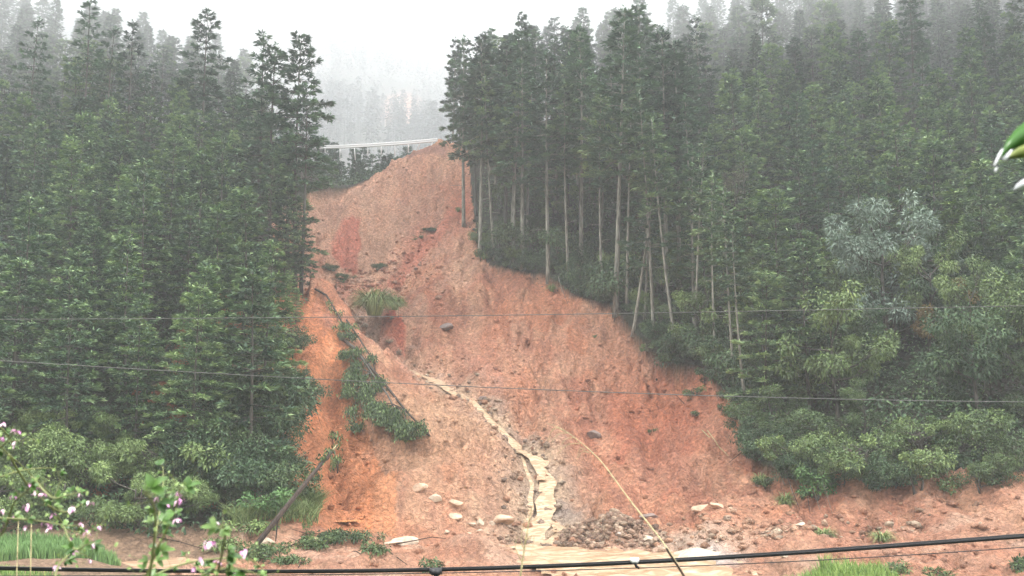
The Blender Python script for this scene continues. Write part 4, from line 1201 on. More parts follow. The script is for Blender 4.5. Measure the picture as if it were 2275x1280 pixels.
# ------------------------------------------------------------------ clods and rubble on the slide
def col_at(x, y):
    i = np.clip(np.searchsorted(xs, x), 0, len(xs) - 1); j = np.clip(np.searchsorted(ys, y), 0, len(ys) - 1)
    return GC[j, i]
ICO = None
def ico():
    import bmesh
    bm = bmesh.new(); bmesh.ops.create_icosphere(bm, subdivisions=1, radius=1)
    V = np.array([v.co[:] for v in bm.verts]); F = np.array([[v.index for v in f.verts] for f in bm.faces]); bm.free()
    return V, F
IV, IF = ico()
def stones(name, x, y, r, m, shade=None, flat=.7, sink=.3, colr=None):
    n = len(x); z = height(x, y)
    S = rng.uniform(.6, 1.4, (n, 1, 3)) * r[:, None, None] * (1, 1, flat)
    jit = 1 + rng.normal(0, .17, (n, len(IV), 1))
    V = IV[None] * jit * S
    a = rng.uniform(0, 6.28, n); c, s = np.cos(a)[:, None], np.sin(a)[:, None]
    X = V[..., 0] * c - V[..., 1] * s; Y = V[..., 0] * s + V[..., 1] * c
    V = np.stack([X + x[:, None], Y + y[:, None], V[..., 2] + (z + r * flat * (1 - 2 * sink))[:, None]], -1)
    F = IF[None] + (np.arange(n) * len(IV))[:, None, None]
    F = F.reshape(-1, 3); F = np.concatenate([F, F[:, 2:3]], 1)
    mb = MB(); mb.add(V.reshape(-1, 3), F, .5)
    o = mb.build(name, m)
    cc = col_at(x, y) if colr is None else colr
    cc = cc * rng.uniform(.72, 1.22, (n, 1)) if shade is None else cc * shade[:, None]
    cc = np.repeat(np.concatenate([cc, np.ones((n, 1))], 1), len(IV), 0).astype(np.float32)
    at2 = o.data.attributes.new('soilcol', 'FLOAT_COLOR', 'POINT'); at2.data.foreach_set('color', cc.ravel())
    return tag(o, kind='stuff')
n = 15000
x = rng.uniform(-34, 34, n); y = 40 + 84 * rng.random(n) ** 1.15
k = in_poly(x, y, SLIDE) & ~in_poly(x, y, RIVER) & (fbm(x * .3, y * .22, 301, 3) + .25 > rng.random(n) * .75)
x, y = x[k], y[k]
stones('soil_clods', x, y, .05 + .20 * rng.random(len(x)) ** 3.5, M['soil'])
# loose stones down the gully
NG = 520
t = rng.random(NG); CHA = np.array(CHAN); ti = np.minimum((t * (len(CHA) - 1)).astype(int), len(CHA) - 2); f = t * (len(CHA) - 1) - ti
x = CHA[ti, 0] * (1 - f) + CHA[ti + 1, 0] * f + rng.normal(0, .8, NG) * (1 + .8 * rng.random(NG)); y = CHA[ti, 1] * (1 - f) + CHA[ti + 1, 1] * f + rng.normal(0, .8, NG)
x = x + np.sign(rng.normal(0, 1, NG)) * .55
grey = np.array([(.48, .33, .23), (.58, .45, .33), (.36, .26, .20), (.54, .29, .18)])[rng.integers(0, 4, NG)]
stones('gully_rubble', x, y, .08 + .26 * rng.random(NG) ** 2.4, M['soil'], colr=grey)
# loose reddish rubble in the upper bowl
p = at(830, 620, 102); NR = 520; x = p.x + rng.normal(0, 3.0, NR); y = p.y + rng.normal(0, 3.6, NR)
stones('red_rubble', x, y, .08 + .24 * rng.random(NR) ** 2, M['soil'], colr=np.array([(.60, .27, .17), (.66, .38, .27), (.52, .22, .14)])[rng.integers(0, 3, NR)])
# cobble heap beside the river and the cobble bar left of it
p = at(1345, 1178, 55.4); x = p.x + rng.normal(0, 1.25, 950); y = p.y + rng.normal(0, .75, 950)
stones('cobble_heap', x, y, .06 + .16 * rng.random(950) ** 1.8, M['soil'], sink=.1, colr=np.array([(.52, .34, .24), (.66, .48, .35), (.44, .28, .20)])[rng.integers(0, 3, 950)])
p = at(1225, 1175, 56.3); x = p.x + rng.normal(0, 1.3, 700); y = p.y + rng.normal(0, .9, 700)
stones('cobble_bar', x, y, .05 + .12 * rng.random(700) ** 1.8, M['soil'], sink=.1, colr=np.array([(.42, .28, .19), (.58, .42, .30), (.36, .22, .15)])[rng.integers(0, 3, 700)])
n = 170; x = at(1580, 1180, 54).x + rng.normal(0, 3.6, n); y = 54.2 + rng.normal(0, 1.6, n)
stones('bank_rubble', x, y, .06 + .26 * rng.random(n) ** 2.4, M['soil'], colr=np.array([(.64, .39, .26), (.70, .50, .36), (.58, .33, .21)])[rng.integers(0, 3, n)])
n = 110; x = at(1870, 1165, 53).x + rng.normal(0, 4.5, n); y = 53.0 + rng.normal(0, .9, n)
stones('bank_rubble', x, y, .06 + .22 * rng.random(n) ** 2.4, M['soil'], colr=np.array([(.62, .40, .27), (.68, .52, .38), (.52, .30, .20)])[rng.integers(0, 3, n)])

# ------------------------------------------------------------------ single boulders
M['rock_pale'] = plain('pale_washed_rock', (.50, .41, .31), .7, 0, .28, 2.5)
M['rock_tan'] = plain('tan_rock', (.52, .36, .25), .8, 0, .35, 2.5)
M['rock_dark'] = plain('wet_dark_rock', (.20, .15, .13), .55, 0, .4, 2.5)
M['rock_grey'] = plain('grey_rock', (.36, .29, .25), .7, 0, .3, 2.0)
BLD = [  # px, py, Y, half sizes, material, label
 (835, 735, 88.6, (1.15, .9, .75), 'rock_grey', 'large grey boulder under the red cliff and grass tussock'),
 (868, 748, 87.8, (.55, .5, .42), 'rock_dark', 'dark wet boulder right of the large grey one under the tussock'),
 (990, 708, 91, (.95, .7, .6), 'rock_dark', 'dark overhanging ledge rock in the middle of the slide'),
 (932, 1108, 59.6, (.62, .5, .34), 'rock_tan', 'brown boulder leftmost in the row of stones at the slide foot'),
 (966, 1118, 59.2, (.5, .42, .36), 'rock_pale', 'pale blocky boulder second in the row of stones at the slide foot'),
 (1010, 1108, 59.4, (.7, .5, .32), 'rock_tan', 'broad tan boulder above the small pale stones at the slide foot'),
 (1012, 1124, 58.6, (.5, .4, .3), 'rock_tan', 'rounded tan boulder just below the broad tan one'),
 (1066, 1130, 58.2, (.36, .3, .26), 'rock_pale', 'whitest upright stone at the slide foot'),
 (1050, 1137, 57.9, (.42, .3, .14), 'rock_pale', 'flat pale stone left of the whitest upright stone'),
 (1094, 1138, 57.8, (.24, .2, .22), 'rock_pale', 'small round pale stone beside the dark undercut clod'),
 (1070, 1148, 57.4, (.36, .25, .18), 'rock_pale', 'small slanting pale stone below the whitest stone'),
 (1116, 1130, 58.0, (.95, .6, .42), 'rock_tan', 'big brown clod of earth with a dark undercut right of the pale stones'),
 (994, 1150, 57.2, (.28, .22, .16), 'rock_pale', 'small yellowish stone left of the flat pale slab'),
 (1040, 1152, 57.0, (.4, .26, .16), 'rock_tan', 'low tan stone in front of the small pale stones'),
 (1022, 1167, 56.0, (.95, .45, .22), 'rock_pale', 'long pale slab behind the mound of washed soil'),
 (905, 1183, 54.6, (1.05, .7, .42), 'rock_pale', 'large white angular boulder left of the soil mound'),
 (872, 1195, 53.8, (.7, .5, .22), 'rock_pale', 'flat whitish rock leaning against the large white boulder'),
 (700, 1190, 52.6, (.7, .5, .35), 'rock_tan', 'orange-brown lump of earth between the pole and the green debris'),
 (592, 1200, 51.8, (.7, .5, .3), 'rock_pale', 'pinkish pale rock behind the foot of the leaning pole'),
 (1306, 1190, 55.0, (.24, .2, .22), 'rock_pale', 'small white stone on the front of the cobble heap'),
 (1374, 1198, 54.4, (.26, .2, .17), 'rock_grey', 'small bluish grey stone at the water edge of the cobble heap'),
 (1440, 1190, 54.5, (.34, .3, .24), 'rock_pale', 'pinkish pale stone right of the cobble heap'),
 (1560, 1238, 50.2, (1.75, 1.5, .45), 'rock_pale', 'broad whitish washed slab on the right side of the river'),
 (1520, 1226, 51.3, (.8, .6, .4), 'rock_pale', 'smaller whitish rock at the upper left corner of the broad slab'),
 (1395, 1238, 50.8, (.55, .35, .25), 'rock_dark', 'dark rock standing in the river above the black cables'),
 (1430, 1240, 50.5, (.4, .3, .2), 'rock_tan', 'brown rock in the river right of the dark one'),
 (1432, 1272, 46.8, (.35, .25, .22), 'rock_dark', 'dark rock in the river below the black cables'),
 (1440, 1088, 61.8, (.95, .5, .35), 'rock_dark', 'dark ledge with roots on the lower right face of the slide'),
 (1318, 935, 73.6, (.7, .5, .5), 'rock_dark', 'dark jutting clod in the middle right of the slide'),
 (1522, 1108, 60.0, (.6, .4, .3), 'rock_tan', 'brown slab jutting from the lower right slope'),
 (1560, 1130, 58.0, (.9, .45, .3), 'rock_tan', 'long brown broken slab on the lower right slope'),
 (1590, 1142, 57.2, (.6, .4, .3), 'rock_tan', 'blocky tan rock at the right end of the broken slabs'),
 (1780, 1188, 52.6, (.36, .3, .2), 'rock_pale', 'pale stone below the washed-out grass on the right bank'),
 (1740, 1250, 47.2, (.3, .22, .22), 'rock_pale', 'small pale stone above the bright grass clump'),
 (1075, 880, 78, (.6, .4, .3), 'rock_dark', 'dark rock at the head of the yellow trickle'),
 (900, 765, 86.8, (.5, .4, .4), 'rock_dark', 'dark rock in the cleft below the red cliff'),
]
for k, (px, py, Y, sz, mm, lb) in enumerate(BLD):
    a = at(px, py, Y)
    me = rock_data('boulder', M[mm], *sz, seed=k + 3)
    o = link(bpy.data.objects.new('boulder', me))
    z = ground_z(a.x, Y)
    o.scale = (.85, .85, .85)
    o.location = (a.x, Y, z + sz[2] * .28); o.rotation_euler = (rnd(-.2, .2), rnd(-.2, .2), rnd(-.5, .5))
    tag(o, lb, 'rock')

# ------------------------------------------------------------------ grass tussocks and small plants on the slide
TUS = [(832, 702, 90.4, 2.9, 3.0, 'big arching grass tussock on top of the red cliff'),
       (877, 690, 91.2, 1.2, 1.6, 'small grass tussock right of the big arching one')]
for px, py, Y, r, h, lb in TUS:
    a = at(px, py, Y)
    me = grass_data('tussock', 900 if r > 1 else 260, r, h, .075)
    o = link(bpy.data.objects.new('grass_tussock', me)); o.location = (a.x, Y, max(ground_z(a.x, Y), a.z - .2) + .25); tag(o, lb, 'grass tussock')
PL = [(735, 588, 106, 'shade', 1.3, 'low dark plant left of the two green plants below the red wedge'), (768, 590, 105.5, 'bush', 1.5, 'dark green plant below the red wedge of soil'), (757, 608, 104, 'willow', 1.2, 'pale green rounded plant below the red wedge of soil'), (850, 570, 106.5, 'shade', 1.1, 'low dark plant patch in the middle of the upper bowl'),
      (958, 474, 112, 'shade', .9, 'dark strip of fallen turf high on the slide'), (931, 508, 110, 'bush', 1.1, 'small green plant below the strip of fallen turf'), (748, 628, 101.5, 'vine', .9, 'small dry brown plant under the pale green one')]
for px, py, Y, kd, H, lb in PL:
    a = at(px, py, Y); z = ground_z(a.x, Y)
    if kd == 'vine': d = (vin[1],); hh = 12 * 1.0; plant('small_plant', d, (a.x, Y, z - .3), .09, label=lb, cat='plant', parts=('crown',)); continue
    i = int(rng.integers(3)); plant('small_plant', BR[kd][i], (a.x, Y, z - .25), H / BH[kd][i], label=lb, cat='plant', sz=.7)
for px, py, Y, r, h, lb in [(1226, 640, 94, .8, 1.0, 'yellow-green grass tuft hanging on the slide edge under the curved pale trunk'), (1075, 575, 102, .6, .8, 'grass tuft at the foot of the thick-based fir'), (1018, 470, 113, .5, .9, 'grass tuft left of the tall firs high on the slide edge'), (1830, 1190, 53.2, .9, .9, 'flattened dry grass clump hanging from the right bank'), (1960, 1200, 51.5, .9, .8, 'dark washed-out grass clump on the right bank'), (1690, 1060, 61.2, .8, .9, 'grass tuft below the right stand at the slide margin'), (1745, 1110, 58, .9, 1.1, 'dry brown grass curtain hanging at the right bank')]:
    a = at(px, py, Y); me = grass_data('grass_tuft', 160, r, h, .045, t0=.45)
    o = link(bpy.data.objects.new('grass_tuft', me)); o.location = (a.x, Y, ground_z(a.x, Y) - .05); tag(o, lb, 'grass tuft')
k = 0
for px, py, H in [(1545, 880, 1.2), (1600, 890, 1.0), (1575, 845, 1.3), (1620, 920, 1.1), (1540, 925, .8), (1480, 830, .9), (1440, 810, .8), (1325, 748, .5), (690, 905, .9), (1700, 1080, .8), (1450, 960, .5)]:
    q = G(px, py); i = int(rng.integers(3)); TIP = proj(*q)
    many(plant('small_plant', BR['sprig'][i], (q[0], q[1], q[2] - .15), .8 * H / BH['sprig'][i], cat='plant', group='small plants clinging to the slide'), 'dark small|plant', 'clinging to the bare soil', *TIP)

# ------------------------------------------------------------------ fallen trees on the left face
def hanging(mb, p, length, spread, n, ls=.24, lw=.085, drape=True):
    """leafy twigs that hang from a fallen bough"""
    for s in range(n):
        q = np.array(p) + rng.normal(0, 1, 3) * (spread, spread * .4, .12); dn = (0, -.85, -.45) if drape else (0, 0, -.9)
        l = length * rnd(.5, 1.1); m_ = int(l * 44) + 4
        t_ = rng.random(m_)
        P = q + t_[:, None] * l * np.array(dn) + np.stack([rng.normal(0, .15, m_), rng.normal(0, .12, m_), rng.uniform(0, .35, m_)], 1)
        D = np.stack([rng.normal(0, .5, m_), rng.normal(0, .5, m_), np.full(m_, -.9)], 1)
        mb.leaves(P, D, rng.normal(0, 1, (m_, 3)), rng.uniform(.7, 1.3, m_) * ls, rng.uniform(.7, 1.3, m_) * lw, np.clip(rng.normal(.42, .22, m_), 0, 1))
def surf(px, py, lift=.35, **k):
    p = hit(px, py, **k); return np.array([p.x, p.y, p.z + lift])
def fallen(px_pts, r0, r1, label, leaves, bark='wet_bark', side=10):
    pts = [surf(px, py, .25 + .25 * math.sin(i / (len(px_pts) - 1) * 3.14)) for i, (px, py) in enumerate(px_pts)]
    root = empty('fallen_tree', tuple(pts[0])); base = np.array(pts[0])
    tb = MB(); tb.tube([p - base for p in pts], list(np.linspace(r0, r1, len(pts))), 7)
    tb.build('trunk', M[bark], root, True)
    lf = MB()
    for (px, py), ln, sp, n_ in leaves:
        q = surf(px, py, .5); j = min(range(len(pts)), key=lambda i: np.linalg.norm(pts[i] - q))
        bb = MB(); bb.tube([pts[j] - base, (pts[j] + q) / 2 - base + (0, 0, .3), q - base], [.05, .035, .02], 4); bb.build('branch', M[bark], root, True)
        hanging(lf, q - base, ln, sp, n_)
    for s in range(side):
        t_ = rnd(.25, 1) * (len(pts) - 1); i = min(int(t_), len(pts) - 2); q = pts[i] + (pts[i + 1] - pts[i]) * (t_ - i)
        e = q + np.array([rnd(-.5, .4), rnd(-.4, .1), rnd(-1.1, .1)])
        bb = MB(); bb.tube([q - base, (q + e) / 2 - base, e - base], [.025, .018, .01], 3); bb.build('branch', M[bark], root, True)
        if leaves and s % 3 == 0: hanging(lf, (q + e) / 2 - base, .6, .2, 2)
    if leaves: lf.build('foliage', M['fir_green'] if 0 else M['broad'], root)
    tag(root, label, 'tree')
fallen([(752, 752), (800, 805), (850, 865), (900, 930), (955, 1000)], .15, .05, 'longest fallen trunk sliding down the left face with leafy branches hanging below it',
       [((815, 880), 2.2, .35, 16), ((835, 920), 2.2, .4, 20), ((860, 945), 2.0, .35, 18), ((900, 965), 1.8, .3, 16), ((925, 985), 1.2, .3, 12), ((845, 870), 1.6, .3, 10), ((790, 830), 1.4, .3, 9), ((806, 858), 1.5, .3, 10), ((822, 895), 1.6, .3, 10), ((850, 925), 1.5, .3, 10), ((872, 955), 1.4, .3, 10), ((888, 975), 1.2, .3, 9), ((912, 992), 1.0, .3, 8), ((770, 800), 1.2, .25, 8)])
fallen([(758, 760), (790, 790), (825, 845), (860, 900), (893, 955)], .12, .04, 'pale fallen trunk lying parallel and left of the longest fallen trunk', [((785, 850), 2.2, .22, 12), ((795, 800), 1.2, .3, 12), ((772, 880), 1.8, .2, 8)], 'bark')
fallen([(700, 652), (725, 678), (750, 712), (768, 745)], .10, .06, 'short dark fallen trunk highest on the left face under the fir', [((765, 740), .9, .4, 10)])
fallen([(770, 720), (800, 770), (825, 815), (838, 850)], .08, .04, 'thin dark fallen trunk right of the two long ones', [((775, 760), .8, .4, 12), ((820, 820), .9, .25, 6)])
fallen([(790, 900), (788, 940), (786, 975)], .04, .02, 'leafy broken bough hanging alone on the orange scarp', [((785, 935), 1.2, .25, 8), ((795, 965), 1.0, .25, 8)], side=2)
fallen([(735, 975), (742, 1010), (750, 1060)], .03, .02, 'small leafy bough stuck on the orange scarp above the pole tip', [((752, 1045), .8, .15, 3), ((742, 985), .6, .15, 3)], side=2)
# the leaning pole
a = at(553, 1224, 50.5); a.z = ground_z(a.x, 50.5) - .2; b = at(752, 985, 55.5)
root = empty('leaning_pole', a)
pb = MB(); d = b - a
pb.tube([Vector((0, 0, 0)), d * .35 + Vector((0, 0, .06)), d * .7 + Vector((0, 0, .05)), d * .93], [.15, .13, .11, .09], 9); pb.build('shaft', M['wet_bark'], root, True)
pb = MB(); pb.tube([d * .93, d * .965, d], [.088, .06, .02], 7); pb.build('broken_tip', M['straw'], root)
pb = MB()
for t_ in (.80, .90, .98): hanging(pb, np.array(d * t_) + (0, 0, .3), .6, .14, 2, .24, .1, False)
pb.build('caught_leaves', M['broad'], root)
pb = MB(); pb.tube([d * .3, d * .3 + Vector((-.1, 0, -1.6))], [.05, .02], 5); pb.build('broken_branch', M['wet_bark'], root)
tag(root, 'long dark pole leaning up to the right in front of the orange scarp', 'pole')

# sticks and roots in the mud
STK = [[(1560, 965), (1600, 1000), (1618, 1018)], [(1572, 968), (1590, 985), (1600, 1010)], [(1648, 1018), (1620, 1045)], [(1345, 1165), (1370, 1195)], [(1360, 1160), (1392, 1200)], [(880, 1215), (960, 1200), (1040, 1212)], [(610, 1232), (680, 1205), (760, 1196)], [(850, 1225), (905, 1262)], [(1740, 1075), (1775, 1140)], [(1790, 1080), (1800, 1150)], [(330, 1195), (400, 1215), (470, 1232)], [(1520, 905), (1500, 880)], [(1590, 875), (1640, 880)]]
SL = ['long pale root stem at the right margin of the slide', 'thin pale root stem beside the long one', 'short pale stick leaning at the right slide margin', 'left of two sticks stuck in the cobble heap', 'right of two sticks stuck in the cobble heap', 'thin curved twig lying on the front of the soil mound', 'long thin twig lying right of the foot of the pole', 'thin twig in the mud above the cable clamp', 'dead stem hanging over the right bank', 'second dead stem hanging over the right bank, further right', 'bare branch over the muddy pool', 'short stick high on the right slope of the slide', 'flat lying stick under the firs on the right slope']
for P_, lb in zip(STK, SL):
    mb = MB(); pts = [surf(px, py, .12) for px, py in P_]
    mb.tube(pts, list(np.linspace(.035, .015, len(pts))), 5)
    pale = 'pale' in lb or 'two' in lb
    tag(mb.build('stick', M['straw'] if pale and 'root' in lb else M['wet_bark'], smooth=True), lb, 'stick')

# ------------------------------------------------------------------ guardrail hanging over the washed-out road
root = empty('guardrail', at(840, 322, 126))
org = Vector(root.location)
RP = [(560, 333, 127.5), (640, 330.5, 127), (700, 327.5, 126.6), (760, 326, 126.2), (820, 323, 125.8), (880, 319, 125.5), (930, 315, 125.2), (972, 311, 125)]
rb = MB(); prof = [(-.24, 0), (-.19, .08), (-.08, .08), (0, 0), (.08, .08), (.19, .08), (.24, 0)]
V = []; P_ = [at(*p) for p in RP]
for p in P_:
    for dz, dy in prof: V.append(p - org + Vector((0, -dy, dz)))
    for dz, dy in prof[::-1]: V.append(p - org + Vector((0, -dy + .012, dz)))
m_ = len(prof) * 2
rb.add([tuple(v) for v in V], [(i * m_ + j, (i + 1) * m_ + j, (i + 1) * m_ + (j + 1) % m_, i * m_ + (j + 1) % m_) for i in range(len(P_) - 1) for j in range(m_)])
rb.build('rail', M['steel'], root)
def rail_at(px):
    for (x0, y0, Y0), (x1, y1, Y1) in zip(RP[:-1], RP[1:]):
        if x0 <= px <= x1:
            t = (px - x0) / (x1 - x0); return at(px, y0 + (y1 - y0) * t, Y0 + (Y1 - Y0) * t)
for px, bx_, by_ in [(722, 722, 339), (755, 755, 351), (787, 789, 356), (817, 817, 347), (847, 847, 343), (877, 877, 346), (907, 907, 339), (935, 926, 335), (963, 957, 328), (690, 690, 342), (658, 658, 345), (626, 626, 345)]:
    p = rail_at(px); q = at(bx_, by_, p.y + .12)
    mb = MB(); mb.tube([p + Vector((0, .1, .17)) - org, q - org], .075, 8, cap=True); mb.build('post', M['steel'], root)
tag(root, 'pale steel guardrail hanging in the air across the gap, its posts dangling', 'guardrail')
# utility pole on the far side
q = hit(886, 300, 400, 900)
root = empty('utility_pole', q); zt = at(886, 217, q.y).z - q.z
mb = MB(); mb.tube([(0, 0, -1), (0, 0, zt)], [.16, .12], 8); mb.build('pole', M['steel'], root)
mb = MB(); mb.box((0, 0, zt - 1.2), 2.4, .15, .15); mb.build('crossarm', M['steel'], root)
tag(root, 'faint pale utility pole in the mist above the guardrail', 'utility pole')

# ------------------------------------------------------------------ wires and cables in front
def wire(name, px_pts, Y, r, label, cat, mname, group=None, Ys=None, parent=None):
    """a cable hung through photo points, smooth between them"""
    P = np.array(px_pts, float); t = np.linspace(0, 1, 60)
    X = P[0, 0] + (P[-1, 0] - P[0, 0]) * t
    c = np.polyfit(P[:, 0], P[:, 1], min(4, len(P) - 1)); yy_ = np.polyval(c, X)
    pts = [at(a, b, Y) for a, b in zip(X, yy_)]
    mb = MB(); mb.tube(pts, r, 6)
    return tag(mb.build(name, M[mname], smooth=True), label, cat, group)
wire('overhead_wire', [(-500, 711), (0, 710), (570, 706), (1137, 701), (1700, 690), (2275, 680), (2800, 668)], 27, .011, 'thin grey wire crossing the whole picture above the middle of the slide', 'wire', 'wire')
wire('overhead_wire', [(-500, 770), (0, 803), (570, 834), (1000, 856), (1370, 874), (1800, 886), (2275, 892), (2800, 893)], 24, .011, 'thin grey wire crossing the whole picture lower, sloping down to the right', 'wire', 'wire')
B0 = [(-400, 1256), (0, 1262), (300, 1268), (550, 1271), (820, 1270), (970, 1267), (1200, 1258), (1500, 1243), (1800, 1224), (2050, 1208), (2275, 1191), (2700, 1160)]
for (d0, d1, r, lb) in [(0, 0, 0.0160, 'thickest black cable along the bottom of the picture'), (3, -1, 0.0088, 'thin black cable just above the thickest one at the left'), (-2.5, 3, 0.0104, 'black cable just below the thickest one at the right'), (1, 6, 0.0064, 'thin black cable sagging lowest at the right of the bundle'), (-4, -3, 0.0080, 'upper thin black cable of the bundle at the bottom')]:
    wire('black_cable', [(a, b + d0 * (1 - (a + 400) / 3100) + d1 * (a + 400) / 3100) for a, b in B0], 11.5 + d0 * .01, r, lb, 'cable', 'cable', 'cables in the bundle along the bottom')
wire('black_cable', [(-400, 1284), (0, 1276), (400, 1279), (700, 1281), (1000, 1276), (1300, 1262), (1500, 1254), (1750, 1250), (2000, 1236), (2275, 1217), (2700, 1180)], 11.8, .006, 'hair-thin slack cable hanging below the bundle', 'cable', 'cable', 'cables in the bundle along the bottom')
for px, py, lb, sc_ in [(968, 1271, 'dark clamp on the black cables near the middle of the bottom edge', 1.0), (1410, 1246, 'small pale splice box on the black cables over the river', .7)]:
    root = empty('cable_clamp', at(px, py, 11.45))
    mb = MB(); mb.box((0, 0, 0), .10 * sc_, .07, .06 * sc_); mb.tube([(-.07 * sc_, 0, .01), (.07 * sc_, 0, .01)], .035 * sc_, 8)
    mb.build('body', M['cable'] if sc_ == 1 else M['steel'], root)
    mb = MB(); mb.tube([(0, 0, -.02), (.02, 0, -.09 * sc_), (.05, 0, -.12 * sc_)], [.03 * sc_, .025 * sc_, .015], 6); mb.build('hook', M['cable'], root)
    tag(root, lb, 'cable clamp')

# dead stems and torn roots that hang over the broken banks
DS = [((1715, 1040), (1745, 1095), .03), ((1730, 1035), (1765, 1120), .025), ((1752, 1050), (1778, 1105), .02), ((1800, 1050), (1822, 1140), .025), ((1690, 1010), (1722, 1070), .02), ((1822, 1060), (1850, 1150), .02), ((1410, 735), (1404, 770), .05), ((1368, 690), (1364, 722), .07), ((1240, 640), (1262, 680), .03), ((700, 900), (712, 945), .03), ((1312, 655), (1318, 690), .025), ((885, 700), (892, 740), .02), ((1065, 560), (1068, 585), .09)]
DN = ['leftmost dead stem in the brown tangle hanging at the right bank', 'second dead stem in the brown tangle at the right bank', 'third dead stem in the brown tangle at the right bank', 'pale dead stem under the pale-leaved shrub at the right bank', 'dead stem highest up in the tangle at the right slide margin', 'dead stem furthest right in the tangle at the right bank', 'dark root end below the slanting thin trunk', 'dark root end below the long leaning pale trunk', 'short dead branch beside the yellow-green grass tuft on the edge', 'bunch of roots hanging on the orange scarp under the ragged bush', 'dark root hanging from the slide edge between grass tuft and long trunk', 'thin dark stem on the red cliff right of the tussock', 'thick dark root stump in the notch of the slide edge']
for (p0, p1, r), lb in zip(DS, DN):
    a_, b_ = surf(*p0, .5), surf(*p1, .12)
    mb = MB()
    for j in range(1):
        m_ = (a_ + b_) / 2 + np.array([rnd(-.2, .2), -.1, rnd(.05, .3)])
        mb.tube([a_, m_, b_], [r, r * .8, r * .4], 5)
    tag(mb.build('stick', M['wet_bark'] if 'dark' in lb or 'roots' in lb else M['bark_pale'], smooth=True), lb, 'stick')
q = G(70, 690); mb = MB(); hb = at(50, 490, q[1]).z - q[2]
root = empty('dead_tree', q); mb.tube([(0, 0, -.3), (-.3, 0, hb * .5), (-.75, 0, hb)], [.16, .12, .06], 7); mb.build('trunk', M['bark_pale'], root, True)
mb = MB(); mb.tube([(-.2, 0, hb * .3), (-.8, -.1, hb * .34), (-1.3, -.1, hb * .36)], [.03, .02, .01], 4); mb.build('branch', M['bark_pale'], root, True)
tag(root, 'leafless pale stem standing among the dark firs at the far left', 'tree')
# ------------------------------------------------------------------ grass and rice on the near flats
def blades(mb, x, y, z, h, w_, lean=.35, t0=.5, tv=.2):
    n = len(x); seg = 4; s = np.linspace(0, 1, seg)
    a = rng.uniform(0, 6.28, n); out = np.stack([np.cos(a), np.sin(a)], 1) * rng.uniform(.1, 1, n)[:, None] * lean
    H = h * rng.uniform(.6, 1.15, n)
    b = rng.uniform(0, 6.28, n); lat = np.stack([np.cos(b), np.sin(b)], 1)
    V = np.empty((n, 2, seg, 3))
    for i, si in enumerate(s):
        cx_ = x + out[:, 0] * H * si ** 1.8; cy_ = y + out[:, 1] * H * si ** 1.8; cz_ = z + H * (si - .12 * si ** 3)
        ww = w_ * (1 - si ** 2) * .5 + .002
        for sd_, sg in enumerate((-1, 1)):
            V[:, sd_, i] = np.stack([cx_ + lat[:, 0] * ww * sg, cy_ + lat[:, 1] * ww * sg, cz_], 1)
    base = (np.arange(n) * 2 * seg)[:, None, None]
    F = np.array([(i, i + 1, seg + i + 1, seg + i) for i in range(seg - 1)])[None] + base
    mb.add(V.reshape(-1, 3), F.reshape(-1, 4), np.repeat(np.clip(t0 + rng.normal(0, tv, n), 0, 1), 2 * seg))
def region(poly, n):
    P = np.array(poly); x = rng.uniform(P[:, 0].min(), P[:, 0].max(), n); y = rng.uniform(P[:, 1].min(), P[:, 1].max(), n)
    k = in_poly(x, y, poly) & ~in_poly(x, y, POND) & ~in_poly(x, y, RIVER)
    return x[k], y[k]
mb = MB()
x, y = region(XY((-140, 1218, 50), (215, 1218, 50), (262, 1250, 47.5), (250, 1262, 46.5), (100, 1268, 45.8), (-140, 1262, 46)), 16000)
blades(mb, x, y, height(x, y), .62, .045, .4, .42, .16)
tag(mb.build('rice_field', M['rice']), kind='stuff')
mb = MB()
x, y = region(XY((150, 1235, 48.5), (262, 1235, 48.5), (268, 1262, 46.8), (150, 1266, 46.2)), 3000); blades(mb, x, y, height(x, y), .4, .04, .5, .72, .14)
tag(mb.build('grass', M['rice']), kind='stuff')
mb = MB()
x, y = region([(11.0, 40.6), (16.2, 40.6), (15.8, 43.6), (11.4, 43.4)], 5200); blades(mb, x, y, height(x, y), .85, .045, .45, .66, .2)
x, y = region([(-3, 40.0), (11, 40.0), (11, 41.3), (-3, 41.0)], 4200); k = fbm(x * .8, y, 5, 2) > -.15; x, y = x[k], y[k]; blades(mb, x, y, height(x, y), .62, .035, .4, .66, .2)
x, y = region(XY((-100, 1272, 43), (120, 1272, 43), (120, 1320, 39), (-100, 1320, 39)), 2500); blades(mb, x, y, height(x, y), .4, .04, .5, .6, .2)
tag(mb.build('grass', M['grass']), kind='stuff')
